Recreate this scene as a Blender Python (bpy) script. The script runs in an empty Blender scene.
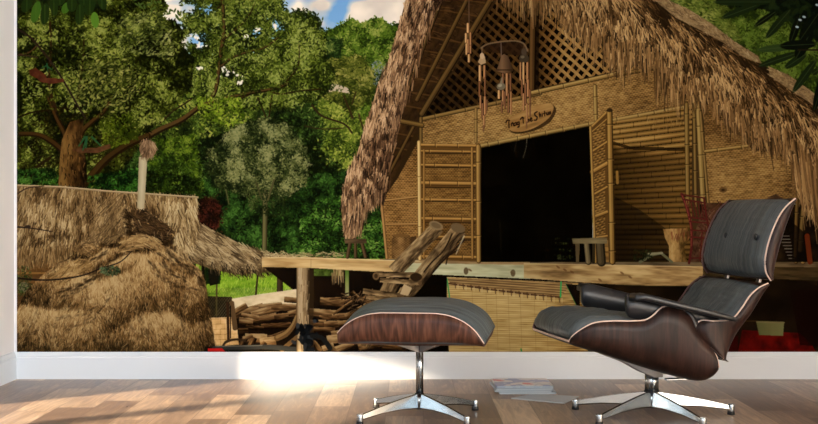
# ------------------------------------------------------------------ the printed wallpaper picture
# The wall carries a flat printed mural.  Its print is drawn here stroke by stroke (no image file)
# in mural coordinates; every depicted thing keeps its own region of the sheet.
import numpy as np, math, random
S = 2
MX0, MX1, MY0, MY1 = 17, 900, -64, 352
CW, CH = (MX1-MX0)*S, (MY1-MY0)*S
CAN = np.zeros((CH, CW, 3), np.float32)
IDM = np.zeros((CH, CW), np.int16)
PARTS = ['sky']
CUR = [0]
rnd = random.Random(7)
RNG = np.random.RandomState(3)
TAB = RNG.rand(256, 256).astype(np.float32)

def part(name):
    PARTS.append(name); CUR[0] = len(PARTS)-1
SUBS = []
def sub(parent, name):
    PARTS.append('%s/%s#%d' % (parent, name, len(PARTS))); CUR[0] = len(PARTS)-1; SUBS.append((parent, PARTS[-1]))
def family(k):
    ids = [i for i, n in enumerate(PARTS) if n == k or n.startswith(k+'/') or n.split('/')[-1].split('#')[0] == k]
    return np.isin(IDM, ids)
def again(name):
    CUR[0] = PARTS.index(name)

def noise(x, y, sc, seed=0):
    x = np.asarray(x, np.float32)/sc + seed*17.3 + 400; y = np.asarray(y, np.float32)/sc + seed*9.1 + 400
    xi = np.floor(x).astype(int); yi = np.floor(y).astype(int)
    fx = x-xi; fy = y-yi
    fx = fx*fx*(3-2*fx); fy = fy*fy*(3-2*fy)
    g = lambda a, b: TAB[b & 255, a & 255]
    return (g(xi, yi)*(1-fx)+g(xi+1, yi)*fx)*(1-fy)+(g(xi, yi+1)*(1-fx)+g(xi+1, yi+1)*fx)*fy
def fbm(x, y, sc, seed=0, n=3):
    t = 0; a = 0.5; s = 0
    for i in range(n):
        t = t+a*noise(x, y, sc/2**i, seed+i*3); s += a; a *= .55
    return t/s
def fb1(x, y, sc, seed=0):
    return float(fbm(np.array([x]), np.array([y]), sc, seed)[0])

def C3(c): return np.array(c, np.float32)/255.
def lerp(a, b, t):
    t = np.clip(t, 0, 1)
    if np.ndim(t): t = np.asarray(t)[..., None]
    return a*(1-t)+b*t
def ramp(cols, t):
    cols = [C3(c) for c in cols]; n = len(cols)-1
    t = np.clip(t, 0, .9999)*n
    if np.ndim(t) == 0:
        i = int(t); return lerp(cols[i], cols[i+1], t-i)
    arr = np.array(cols); i = t.astype(int); f = (t-i)[..., None]
    return arr[i]*(1-f)+arr[i+1]*f

def window(x0, y0, x1, y1):
    a = max(0, int((x0-MX0)*S)-1); b = min(CW, int((x1-MX0)*S)+2)
    c = max(0, int((y0-MY0)*S)-1); d = min(CH, int((y1-MY0)*S)+2)
    if a >= b or c >= d: return None
    X = (np.arange(a, b, dtype=np.float32)+.5)/S+MX0
    Y = (np.arange(c, d, dtype=np.float32)+.5)/S+MY0
    return a, b, c, d, X[None, :], Y[:, None]
def put(w, al, col, ids=True):
    a, b, c, d = w[:4]
    sub = CAN[c:d, a:b]
    A = al[..., None]
    sub += (col-sub)*A
    if ids:
        IDM[c:d, a:b][al > .5] = CUR[0]

def line(p, q, w0, w1, col, al=1.0, ids=True, soft=.35):
    m = max(w0, w1)/2+1
    w = window(min(p[0], q[0])-m, min(p[1], q[1])-m, max(p[0], q[0])+m, max(p[1], q[1])+m)
    if w is None: return
    X, Y = w[4:]
    dx, dy = q[0]-p[0], q[1]-p[1]; L = dx*dx+dy*dy+1e-6
    t = np.clip(((X-p[0])*dx+(Y-p[1])*dy)/L, 0, 1)
    d = np.hypot(X-p[0]-t*dx, Y-p[1]-t*dy)
    r = (w0+(w1-w0)*t)/2
    put(w, np.clip((r-d)/soft/2+.5, 0, 1)*al, col if isinstance(col, np.ndarray) else C3(col), ids)
def lines(pts, w0, w1, col, al=1., ids=True):
    n = len(pts)-1
    for i in range(n):
        line(pts[i], pts[i+1], w0+(w1-w0)*i/n, w0+(w1-w0)*(i+1)/n, col, al, ids)
def smooth(pts, k=6):
    out = []
    P = [pts[0]]+list(pts)+[pts[-1]]
    for i in range(1, len(P)-2):
        for j in range(k):
            t = j/k; a, b, c, d = P[i-1], P[i], P[i+1], P[i+2]
            out.append(tuple(.5*((2*b[m])+(-a[m]+c[m])*t+(2*a[m]-5*b[m]+4*c[m]-d[m])*t*t+(-a[m]+3*b[m]-3*c[m]+d[m])*t**3) for m in (0, 1)))
    out.append(tuple(pts[-1])); return out
def ell(cx, cy, rx, ry, ang, col, al=1., ids=True, soft=.3):
    m = max(rx, ry)+1
    w = window(cx-m, cy-m, cx+m, cy+m)
    if w is None: return
    X, Y = w[4:]
    c, s = math.cos(ang), math.sin(ang)
    u = ((X-cx)*c+(Y-cy)*s)/rx; v = (-(X-cx)*s+(Y-cy)*c)/ry
    d = (1-np.sqrt(u*u+v*v))*min(rx, ry)
    put(w, np.clip(d/soft/2+.5, 0, 1)*al, col if isinstance(col, np.ndarray) else C3(col), ids)
def pmask(pts, X, Y):
    m = np.zeros(np.broadcast(X, Y).shape, bool)
    n = len(pts)
    for i in range(n):
        x0, y0 = pts[i]; x1, y1 = pts[(i+1) % n]
        if y0 == y1: continue
        c = ((y0 > Y) != (y1 > Y))
        m ^= c & (X < (x1-x0)*(Y-y0)/(y1-y0)+x0)
    return m
def poly(pts, col, al=1., ids=True):
    xs = [p[0] for p in pts]; ys = [p[1] for p in pts]
    w = window(min(xs), min(ys), max(xs), max(ys))
    if w is None: return
    X, Y = w[4:]
    m = (pmask(pts, X, Y).astype(np.float32)+pmask(pts, X+.25, Y+.25)+pmask(pts, X-.25, Y+.2)+pmask(pts, X+.1, Y-.25))/4
    if callable(col):
        XX, YY = np.broadcast_arrays(X, Y); c = col(XX, YY)
    else: c = C3(col)
    put(w, m*al, c, ids)
def inside(pts, x, y):
    r = False; n = len(pts)
    for i in range(n):
        x0, y0 = pts[i]; x1, y1 = pts[(i+1) % n]
        if (y0 > y) != (y1 > y) and x < (x1-x0)*(y-y0)/(y1-y0)+x0: r = not r
    return r
def scatter(pts, n):
    xs = [p[0] for p in pts]; ys = [p[1] for p in pts]
    X = RNG.uniform(min(xs), max(xs), n*4); Y = RNG.uniform(min(ys), max(ys), n*4)
    m = pmask(pts, X, Y); return list(zip(X[m][:n].tolist(), Y[m][:n].tolist()))
def rect(x0, y0, x1, y1): return [(x0, y0), (x1, y0), (x1, y1), (x0, y1)]
def area(pts):
    return abs(sum(pts[i-1][0]*pts[i][1]-pts[i][0]*pts[i-1][1] for i in range(len(pts))))/2

def foliage(pts, cols, dens=.35, size=2.2, base=True, cl=14, seed=0, ang=None, con=1., holes=None, edge=0, bias=0., asp=.42, lit=None):
    """leaves over a region: clusters of light and dark leaves of that kind of tree"""
    if base:
        poly(pts, lambda X, Y: ramp(cols, np.clip((fbm(X, Y, cl, seed, 4)-.5)*con*1.6+.26+bias, 0, .62)))
    size *= .78; P = scatter(pts, int(area(pts)*dens*1.5))
    if not P: return
    A = np.array(P); F = fbm(A[:, 0], A[:, 1], cl, seed, 3); G = noise(A[:, 0], A[:, 1], cl*3.1, seed+5)
    K = (F-.5)*1.7*con+(G-.5)*.5*con+.40+bias
    if lit is not None: K = K+lit(A[:, 0], A[:, 1])
    order = np.argsort(K+RNG.rand(len(K))*1.5)
    for i in order:
        x, y = P[i]
        if holes is not None and holes(x, y): continue
        k = K[i]+rnd.gauss(0, .26)-.03
        if edge: x += rnd.gauss(0, edge); y += rnd.gauss(0, edge)
        s = size*rnd.uniform(.5, 1.25)
        a = rnd.uniform(0, math.pi) if ang is None else ang+rnd.gauss(0, .6)
        ell(x, y, s, s*asp, a, ramp(cols, k).astype(np.float32), .85)

def strokes(pts, n, angf, L, wd, cols, seed=0, sc=10, al=.9, con=1., bias=0., jit=.18, lit=None, ids=True, sy=0):
    P = scatter(pts, n)
    if sy: P.sort(key=lambda p: p[1]*sy+rnd.uniform(-14, 14))
    A = np.array(P); F = fbm(A[:, 0], A[:, 1], sc, seed, 2)
    if lit is not None: F = F+lit(A[:, 0], A[:, 1])
    for i, (x, y) in enumerate(P):
        a = angf(x, y)+rnd.gauss(0, jit); l = L*rnd.uniform(.5, 1.3)
        k = (F[i]-.5)*1.2*con+.48+bias+rnd.gauss(0, .29)
        c, s = math.cos(a)*l/2, math.sin(a)*l/2
        w = wd*rnd.uniform(.5, 1.15)
        line((x-c, y-s), (x+c, y+s), w, w*.45, ramp(cols, k).astype(np.float32), al, ids)

def pole(p, q, w, cols, nodes=0, seed=0, w1=None, ids=True):
    """a round stick: dark edge, body, light side"""
    w1 = w if w1 is None else w1
    d, m, l = cols
    dx, dy = q[0]-p[0], q[1]-p[1]; L = math.hypot(dx, dy)+1e-6
    nx, ny = -dy/L, dx/L
    if ny > 0: nx, ny = -nx, -ny      # the lit side looks up or left
    if abs(dy) > abs(dx) and nx > 0: nx, ny = -nx, -ny
    line(p, q, w, w1, d, 1, ids)
    o = w*.08
    line((p[0]+nx*o, p[1]+ny*o), (q[0]+nx*o, q[1]+ny*o), w*.72, w1*.72, m, .95, ids)
    o = w*.18
    line((p[0]+nx*o, p[1]+ny*o), (q[0]+nx*o, q[1]+ny*o), w*.34, w1*.34, l, .8, ids)
    if nodes:
        k = int(L/nodes)
        for i in range(k):
            t = (i+.5+rnd.uniform(-.2, .2))/max(k, 1)
            x, y = p[0]+dx*t, p[1]+dy*t; h = w*.55
            line((x-nx*h, y-ny*h), (x+nx*h, y+ny*h), .8, .8, d, .8, ids)
            line((x-nx*h+dx/L, y-ny*h+dy/L), (x+nx*h+dx/L, y+ny*h+dy/L), .5, .5, l, .6, ids)

def weave(pts, cols, sc=1.6, slope=0., seed=0, shade=None, ids=True, vert=False, amp=.16):
    def f(X, Y):
        Y2 = Y-slope*X
        if vert: X, Y2 = Y2, X
        r = np.floor(Y2/sc)
        t = .5+amp*np.sin(Y2/sc*2*math.pi)+amp*.9*np.sin((X/ (sc*1.7)+(r % 2)*.5)*2*math.pi)
        t = t+(noise(X, Y2*3, 4, seed)-.5)*.45+(fbm(X, Y2, 22, seed+2)-.5)*.35
        if shade is not None: t = t+shade(X, Y)
        return ramp(cols, t)
    poly(pts, f, 1, ids)
# ---- sky
poly(rect(10, -70, 905, 360), lambda X, Y: ramp([(96, 150, 208), (112, 162, 212), (150, 185, 210), (190, 205, 205)], (Y+64)/260))
def cloud(X, Y):
    m = fbm(X, Y*1.5, 46, 11, 4)
    left = np.clip((215-X)/45, 0, 1)*.55
    right = np.clip((X-338)/40, 0, 1)*.34
    blob = np.exp(-(((X-322)/14)**2+((Y-3)/9)**2))*.35+np.exp(-(((X-372)/42)**2+((Y-12)/12)**2))*.38-np.exp(-(((X-337)/9)**2+((Y-15)/8)**2))*.3
    k = np.clip((m-.5+left+right+blob-.08)*4.5, 0, 1)
    col = ramp([(196, 186, 178), (216, 208, 196), (240, 230, 215)], fbm(X, Y, 20, 4, 3)*1.3-.1)
    base = ramp([(96, 150, 208), (112, 162, 212), (150, 185, 210), (190, 205, 205)], (Y+64)/260)
    return base*(1-k[..., None])+col*k[..., None]
poly(rect(10, -70, 905, 190), cloud)

DK = (18, 24, 8)
# ---- wooded slope behind everything
part('wooded_slope')
SL = [(10, 90), (195, 70), (290, 60), (345, 55), (420, 30), (420, 270), (10, 300)]
foliage(SL, [(14, 22, 6), (28, 44, 12), (46, 74, 22), (74, 110, 40), (120, 150, 72)], .35, 1.9, cl=16, seed=2, bias=-.02)
foliage([(150, 100), (260, 70), (260, 125), (150, 150)], [(30, 42, 10), (66, 92, 24), (110, 138, 44), (168, 184, 84)], .3, 2.2, base=False, cl=12, seed=22)
# bright gap in the middle distance
foliage([(318, 88), (362, 92), (372, 116), (366, 138), (374, 152), (350, 172), (336, 160), (322, 150), (330, 130), (318, 112)], [(34, 52, 12), (78, 104, 28), (118, 146, 46), (168, 186, 84)], .45, 2.0, cl=9, seed=8, bias=-.04, edge=4, con=1.3)
foliage([(195, 180), (380, 170), (390, 262), (195, 262)], [(12, 20, 6), (26, 50, 14), (46, 84, 26), (74, 120, 44)], .35, 1.9, cl=10, seed=9)
for a, b in [((352, 92), (366, 138)), ((345, 95), (352, 118)), ((366, 138), (372, 170))]:
    line(a, b, 2.2, 1.4, (58, 48, 26))
lines(smooth([(312, 105), (322, 116), (344, 124), (352, 133)]), 2, 1.5, (48, 38, 20))
lines(smooth([(305, 126), (322, 129), (344, 128)]), 1.3, 1, (50, 42, 22))
for x0, y0, x1, y1 in [(299, 150, 294, 185), (290, 160, 287, 186)]:
    line((x0, y0), (x1, y1), 1.5, 2.2, (118, 108, 76), .8)
foliage([(300, 205), (345, 195), (392, 205), (392, 258), (300, 258)], [(16, 30, 8), (44, 86, 22), (78, 128, 40), (128, 172, 74)], .35, 1.9, base=False, cl=9, seed=19)
# ---- bright tree far right of the gap
part('rounded_tree')
FT = [(292, 40), (305, 30), (318, 34), (330, 30), (346, 22), (352, 18), (362, 24), (374, 18), (384, 20), (392, 27), (404, 20), (414, 8), (425, 10), (420, 90), (388, 100), (372, 122), (350, 108), (330, 90), (300, 85)]
foliage(FT, [(34, 52, 14), (66, 96, 26), (92, 128, 40), (118, 150, 56), (160, 180, 96)], .6, 2.0, cl=9, seed=5, edge=1.5,
        lit=lambda x, y: np.clip((50-y)/140, -.2, .2))
foliage([(292, 44), (318, 36), (342, 40), (340, 64), (300, 66)], [(24, 44, 16), (50, 78, 32), (84, 112, 50), (140, 156, 88)], .5, 1.8, cl=6, seed=6, edge=1, con=1.5)
foliage([(372, 60), (386, 62), (384, 90), (372, 84)], [(120, 140, 160), (150, 175, 200), (50, 70, 30)], .2, 1.5, base=False, seed=3)
foliage([(310, 62), (360, 56), (374, 72), (372, 98), (352, 112), (330, 100), (306, 90)], [(40, 52, 14), (84, 100, 34), (124, 136, 60), (172, 176, 104)], .5, 2.1, cl=8, seed=7, edge=2)
poly([(322, 86), (336, 84), (348, 88), (350, 94), (336, 91), (324, 93)], (222, 214, 206), .85)
foliage(rect(318, 82, 352, 97), [(40, 60, 20), (90, 110, 40)], .12, 1.6, base=False, seed=1)
lines([(344, 96), (347, 104), (353, 118)], 1.8, 2, (58, 48, 26)); lines([(356, 92), (352, 104)], 1.2, 1.4, (60, 50, 28))

# ---- spreading tree in the middle
part('spreading_tree')
cr = [(34, 42, 12), (62, 72, 22), (96, 108, 36), (128, 138, 58), (176, 180, 110)]
ST = [(186, -70), (262, -70), (284, -20), (281, 6), (290, 14), (303, 12), (318, 18), (322, 34), (326, 62), (335, 74), (326, 92), (300, 104), (262, 108), (224, 104), (196, 96), (184, 72), (190, 40), (183, 20)]
def gaps(x, y):
    for gx, gy, gr, gq in [(229, 74, 12, 8), (242, 82, 7, 5), (193, 38, 8, 7), (201, 44, 7, 6), (206, 34, 5, 4), (199, 70, 7, 4), (258, 30, 6, 5), (276, 25, 5, 7), (272, 37, 5, 4), (207, 10, 7, 6), (190, 8, 9, 9), (253, 34, 5, 3), (280, 28, 6, 4)]:
        if ((x-gx)/gr)**2+((y-gy)/gq)**2 < rnd.uniform(.6, 1.1): return True
    return False
foliage(ST, [(20, 28, 8), (38, 48, 14), (66, 78, 26)], .30, 3.0, base=False, cl=12, seed=13, holes=gaps, edge=2.)
foliage(ST, cr, .75, 2.0, base=False, cl=10, seed=12, holes=gaps, edge=2.5, con=1.7, bias=-.07)
for g in [(229, 74, 9, 5), (223, 68, 4, 3), (240, 83, 5, 2), (194, 38, 5, 3), (200, 45, 5, 3), (199, 68, 4, 1.5), (258, 30, 2.5, 2), (275, 26, 2, 3), (246, 36, 2.5, 1.5)]:
    for i in range(9):
        again('sky'); ell(g[0]+rnd.gauss(0, g[2]*.5), g[1]+rnd.gauss(0, g[3]*.5), rnd.uniform(.7, 1.9), rnd.uniform(.6, 1.5), rnd.random()*3, (226, 220, 208), .9)
again('spreading_tree')
BR = [(70, 50, 30), (104, 76, 46), (122, 92, 58)]
def branch(pts, w0, w1, c=0):
    sub('spreading_tree', 'trunk' if w1 > 4 else 'branch')
    P = smooth(pts)
    lines(P, w0, w1, (48, 34, 18)); lines([(x-w0*.12, y-w0*.12) for x, y in P], w0*.6, w1*.6, BR[c])
branch([(213, -50), (220, -10), (223, 8), (224, 30), (221, 52), (219, 70), (215, 92), (206, 104)], 3.4, 4.2, 1)
branch([(222, 66), (232, 58), (248, 52), (264, 48), (278, 38)], 2.6, 1.1, 1)
branch([(223, 40), (238, 28), (250, 14), (255, 2)], 2.2, 1.0, 0)
branch([(218, 8), (222, 2), (212, -10)], 1.6, 1, 0)
branch([(242, 98), (262, 90), (280, 94), (300, 91), (322, 89)], 2.2, 1.2, 0)
branch([(286, 82), (298, 66), (299, 44)], 1.4, .9, 0)
branch([(140, 141), (160, 130), (182, 120), (202, 106), (222, 100), (246, 94), (275, 89), (288, 84)], 6.5, 2.2, 1)
branch([(160, 124), (172, 112), (186, 103), (192, 99)], 1.6, .9, 0)
branch([(258, 98), (264, 112), (268, 124)], 1.8, 1.2, 0); branch([(272, 96), (270, 110), (268, 122)], 1.6, 1.2, 0)
again('spreading_tree')
foliage(ST, cr, .10, 2.2, base=False, cl=11, seed=31, holes=gaps, edge=2.5, con=1.2, bias=.08)
foliage([(196, 96), (240, 98), (246, 122), (228, 128), (200, 116)], [(70, 88, 20), (118, 138, 36), (158, 174, 60), (196, 204, 96)], .22, 2.3, base=False, cl=7, seed=41)

# ---- pale small tree
part('pale_leaved_tree')
PT = [(208, 168), (210, 152), (224, 140), (232, 130), (250, 122), (268, 118), (290, 128), (300, 140), (308, 160), (306, 180), (292, 192), (268, 196), (240, 192), (214, 186)]
foliage(PT, [(30, 40, 16), (62, 74, 34), (108, 114, 64), (146, 148, 96), (180, 178, 128)], 1.0, 1.8, cl=7, seed=15, edge=2, con=1.3)
sub('pale_leaved_tree', 'trunk')
pole((265.5, 192), (264.5, 252), 5, [(70, 66, 40), (120, 112, 74), (146, 138, 98)])
again('pale_leaved_tree')
foliage([(248, 190), (290, 190), (288, 218), (250, 214)], [(34, 46, 18), (70, 82, 40), (118, 122, 72)], .3, 1.7, base=False, cl=8, seed=16)
line((256, 182), (262, 200), 1.6, 1.4, (96, 90, 56)); line((274, 180), (268, 200), 2, 1.8, (110, 102, 66)); line((226, 190), (229, 204), 1.5, 1.2, (110, 108, 70))

# ---- big tree on the left
part('big_broadleaf_tree')
BT = [(10, -70), (190, -70), (180, -30), (160, -6), (168, 6), (160, 18), (176, 22), (186, 34), (180, 44), (194, 60), (192, 84), (180, 100), (150, 130), (136, 150), (120, 172), (100, 190), (10, 190)]
CL = [(20, 24, 6), (40, 46, 12), (62, 72, 20), (88, 102, 32), (128, 142, 68), (166, 176, 112)]
foliage(BT, CL, .55, 2.1, cl=11, seed=21, edge=1.5, bias=-.09, con=1.5)
for (px_, py_, rx_, ry_) in [(50, 160, 34, 26), (110, 150, 26, 16), (60, 120, 30, 14)]:
    pts = [(px_+rx_*math.cos(t), py_+ry_*math.sin(t)) for t in np.linspace(0, 6.2, 18)]
    foliage(pts, [(20, 18, 6), (40, 34, 12), (58, 56, 18), (74, 84, 26)], .16, 2.2, base=False, cl=12, seed=23)
TR = [(46, 30, 14), (88, 62, 32), (118, 88, 50)]
sub('big_broadleaf_tree', 'branch')
P = smooth([(20, 134), (38, 135), (52, 142), (64, 152)]); lines(P, 4.5, 6, TR[0]); lines([(x, y-.8) for x, y in P], 2.6, 3.5, (78, 54, 28))
P = smooth([(17, 118), (34, 112), (60, 109), (84, 105), (100, 101)]); lines(P, 1.6, 1.4, (40, 26, 12))
sub('big_broadleaf_tree', 'branch')
P = smooth([(112, 98), (104, 112), (92, 122), (82, 132), (76, 146)]); lines(P, 2.4, 6.5, TR[0]); lines([(x-.6, y-.6) for x, y in P], 1.3, 4, (84, 60, 32))
sub('big_broadleaf_tree', 'branch')
P = smooth([(48, 96), (56, 116), (64, 132), (70, 148)]); lines(P, 3, 6, TR[0]); lines([(x-.6, y) for x, y in P], 1.6, 3.4, (82, 58, 30))
P = smooth([(50, 22), (51, 50), (49, 84), (56, 110)]); lines(P, 2, 3.4, (60, 40, 20))
sub('big_broadleaf_tree', 'branch')
P = smooth([(148, 136), (126, 146), (106, 160), (92, 176), (84, 188)]); lines(P, 6, 9, TR[0]); lines([(x-.6, y-1) for x, y in P], 3.4, 5, (76, 56, 28))
P = smooth([(17, 55), (30, 52), (40, 42)]); lines(P, 1.5, 1.2, (92, 66, 44))
P = smooth([(30, 180), (36, 168), (50, 158)]); lines(P, 2.5, 3, (52, 38, 20))
P = smooth([(78, 98), (82, 70), (84, 40)]); lines(P, 3, 1.6, (52, 36, 18))
sub('big_broadleaf_tree', 'trunk')
poly([(58, 190), (60, 158), (62, 140), (70, 122), (84, 118), (82, 140), (86, 158), (88, 190)],
     lambda X, Y: ramp([(28, 18, 8), (64, 44, 22), (104, 76, 44), (140, 110, 70)], fbm(X*1.6, Y*.7, 7, 3, 4)*1.1-.02-np.clip((X-74)/26, -.35, .5)))
strokes([(60, 188), (62, 140), (84, 130), (86, 188)], 110, lambda x, y: 1.5, 4, .9, [(24, 16, 6), (80, 56, 30), (150, 116, 74)], sc=4)
again('big_broadleaf_tree')
foliage([(22, 30), (190, 30), (150, 125), (22, 105)], CL, .12, 2.2, base=False, cl=9, seed=26, con=1.6, bias=.12)
foliage([(84, 60), (130, 62), (142, 84), (124, 108), (76, 104), (70, 84)], [(40, 50, 16), (96, 104, 48), (146, 150, 92), (184, 184, 132)], .16, 2.4, base=False, cl=7, seed=28, ang=-.4, bias=.0, edge=5)
foliage([(118, 18), (160, 10), (176, 40), (170, 60), (120, 50)], [(50, 62, 26), (104, 116, 62), (150, 158, 110), (190, 194, 156)], .16, 2.2, base=False, cl=9, seed=29, ang=-.4, bias=.06)
foliage([(100, 120), (140, 110), (138, 140), (104, 150)], [(50, 64, 12), (92, 112, 26), (134, 150, 50)], .25, 2.0, base=False, cl=8, seed=30)
foliage([(17, 170), (58, 168), (58, 190), (17, 190)], [(14, 30, 10), (36, 72, 24), (66, 112, 44), (104, 150, 78)], .5, 1.9, base=False, cl=8, seed=32)
foliage([(88, 176), (138, 168), (142, 194), (88, 190)], [(14, 30, 10), (40, 84, 26), (72, 124, 48), (112, 160, 84)], .6, 1.9, base=False, cl=8, seed=33)
foliage([(150, 140), (196, 134), (205, 192), (150, 196)], [(30, 44, 10), (58, 84, 20), (92, 120, 36), (136, 158, 62)], .4, 2.0, base=False, cl=9, seed=34)
foliage([(146, 170), (200, 178), (200, 200), (148, 196)], [(16, 24, 8), (34, 50, 14), (60, 84, 26)], .4, 2.0, base=False, cl=9, seed=35)
# ---- red shrub
part('red_leaved_shrub')
foliage([(194, 206), (202, 198), (216, 199), (222, 210), (218, 228), (204, 232), (194, 222)], [(22, 16, 8), (52, 28, 16), (92, 44, 30), (124, 62, 46)], .9, 1.5, cl=5, seed=36, edge=2)

# ---- lawn, path and net fence under the shed eave
part('lawn')
poly([(196, 262), (410, 258), (410, 300), (196, 310)], lambda X, Y: ramp([(50, 84, 14), (92, 132, 26), (124, 160, 40), (160, 186, 74)], fbm(X, Y*1.6, 8, 3, 4)*1.1))
strokes([(200, 264), (300, 262), (300, 294), (200, 300)], 700, lambda x, y: -1.4, 2.6, .7, [(58, 92, 16), (112, 150, 36), (168, 196, 80)], sc=8)
part('sand_path')
poly([(230, 299), (262, 294), (300, 290), (410, 286), (410, 330), (230, 330)], lambda X, Y: ramp([(168, 148, 110), (206, 188, 148), (224, 208, 172)], fbm(X, Y*2, 12, 5, 3)))
part('brick_wall')
def bricks(X, Y):
    Yb = Y+.04*X; r = np.floor(Yb/5.2)
    g = (np.abs(Yb/5.2-r-.5) > .42)*.28+(np.abs((X/9+(r % 2)*.5) % 1-.5) > .46)*.2
    return ramp([(120, 86, 40), (176, 138, 82), (204, 166, 108), (222, 188, 134)], fbm(X, Y, 6, 2, 3)*.9+.25-g)
poly([(206, 316), (236, 317), (250, 318), (250, 352), (206, 352)], bricks)
part('dark_thicket')
poly([(206, 296), (232, 297), (233, 317), (206, 318)], lambda X, Y: ramp([(12, 12, 4), (34, 28, 14), (60, 48, 26)], fbm(X, Y, 4, 2, 3)))
foliage([(202, 260), (222, 260), (220, 284), (204, 284)], [(14, 24, 6), (30, 54, 12)], .5, 1.6, seed=3)
for i in range(0, 46):
    x = 196+i*2.6
    for s in (1, -1):
        x0, x1 = (x, x+s*22)
        line((x0, 288), (x1, 318), .35, .35, (150, 138, 110) if x > 233 else (84, 74, 52), .45)
sub('thatched_shed', 'post')
line((203, 256), (203, 300), 3.2, 3.2, (26, 20, 12)); 
sub('thatched_shed', 'post')
line((217, 262), (216.5, 316), 1.6, 1.8, (88, 78, 42)); 
sub('thatched_shed', 'post')
line((258, 272), (255, 304), 1.8, 1.8, (66, 52, 34))
sub('thatched_shed', 'post')
pole((280, 268), (280, 292), 6, [(40, 28, 18), (66, 50, 34), (84, 66, 46)])
sub('thatched_shed', 'hanging_cloth')
poly([(208, 270), (220, 270), (218, 284), (210, 286)], (30, 26, 16))

# ---- thatched shed roof
part('thatched_shed')
RF = [(17, 186), (60, 188), (100, 191), (150, 194), (198, 197), (195, 222), (215, 232), (240, 245), (262, 252), (295, 256), (292, 268), (262, 272), (240, 275), (215, 270), (190, 262), (160, 280), (17, 272)]
TH = [(60, 42, 22), (104, 80, 46), (146, 116, 72), (178, 150, 104), (206, 182, 138)]
poly(RF, lambda X, Y: ramp(TH[:4], fbm(X*1.3, Y*.6, 6, 4, 4)*1.0-.05))
R1 = [(17, 188), (198, 198), (196, 225), (185, 262), (160, 275), (17, 268)]
strokes(R1, 5200, lambda x, y: 1.85-(x-17)*.0032, 8, 1.0, TH, seed=3, sc=7, jit=.22, con=1.25, bias=.02)
strokes([(96, 205), (120, 195), (135, 215), (110, 250), (90, 240)], 200, lambda x, y: 2.3, 12, 1.0, [(74, 56, 32), (120, 96, 60), (160, 132, 88)], sc=6)
R2 = [(196, 222), (215, 231), (240, 244), (262, 252), (292, 257), (290, 268), (262, 271), (238, 273), (215, 268), (182, 260)]
strokes(R2, 1300, lambda x, y: .62, 10, 1.0, [(70, 54, 32), (122, 100, 68), (164, 142, 102), (200, 180, 140)], seed=5, sc=6, jit=.2, con=1.2, bias=.03)
strokes([(182, 256), (215, 266), (262, 268), (292, 266), (292, 271), (262, 276), (238, 277), (214, 272)], 190, lambda x, y: 1.35, 7, 1.0, [(30, 22, 12), (84, 66, 40), (140, 118, 80)], sc=5, jit=.4)
strokes([(160, 205), (198, 200), (200, 232), (185, 262), (160, 262)], 620, lambda x, y: 1.75-.4*(x > 178), 9, 1.1, [(70, 52, 28), (130, 104, 64), (186, 160, 114), (220, 200, 156)], sc=6, bias=.08)
poly([(17, 268), (60, 264), (85, 246), (60, 275), (40, 285), (17, 312)], (66, 44, 20))
part('shed_wall')
poly([(17, 262), (72, 262), (60, 272), (44, 284), (28, 296), (17, 312)], lambda X, Y: ramp([(40, 26, 12), (84, 56, 26), (110, 78, 40)], fbm(X*.4, Y*2, 7, 6, 3)))
line((17, 273), (56, 273), 1.2, 1.2, (128, 92, 44)); line((17, 280), (45, 280), 1, 1, (50, 32, 14))
ell(24, 287, 6, 5, 0, (96, 88, 62)); foliage(rect(17, 266, 32, 296), [(30, 40, 14), (70, 84, 40), (110, 118, 66)], .25, 1.6, base=False, seed=2)
again('thatched_shed')
strokes([(17, 252), (70, 250), (68, 264), (17, 268)], 260, lambda x, y: 1.65, 11, 1.2, [(80, 58, 30), (134, 104, 62), (184, 154, 106)], sc=6, jit=.2)
part('bamboo_ridge_pole')
lines([(17, 185.5), (60, 187), (110, 191.5), (142, 193.5), (198, 197.5)], 1.8, 1.8, (128, 108, 78)); lines([(17, 185), (60, 186.4), (110, 191), (198, 197)], .7, .7, (190, 170, 132))
lines(smooth([(17, 194), (28, 188), (44, 186)]), 1.2, .8, (52, 34, 22))

# ---- capped post
part('straw_capped_pole')
poly([(139, 157), (147.5, 157), (144, 216), (137, 216)], lambda X, Y: ramp([(126, 116, 86), (178, 168, 134), (206, 198, 168)], .75-np.abs((X-(143.5-(Y-157)*.045))/4.5)*.55+(fbm(X, Y*.4, 4, 2, 2)-.5)*.3))
ell(148, 149, 8.5, 9, 0, (122, 96, 68)); 
strokes([(140, 142), (148, 139), (157, 144), (157, 154), (150, 160), (141, 158)], 150, lambda x, y: 1.6+(x-148)*-.06, 5, .9, [(70, 52, 34), (128, 102, 74), (176, 150, 118)], sc=4)

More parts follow.
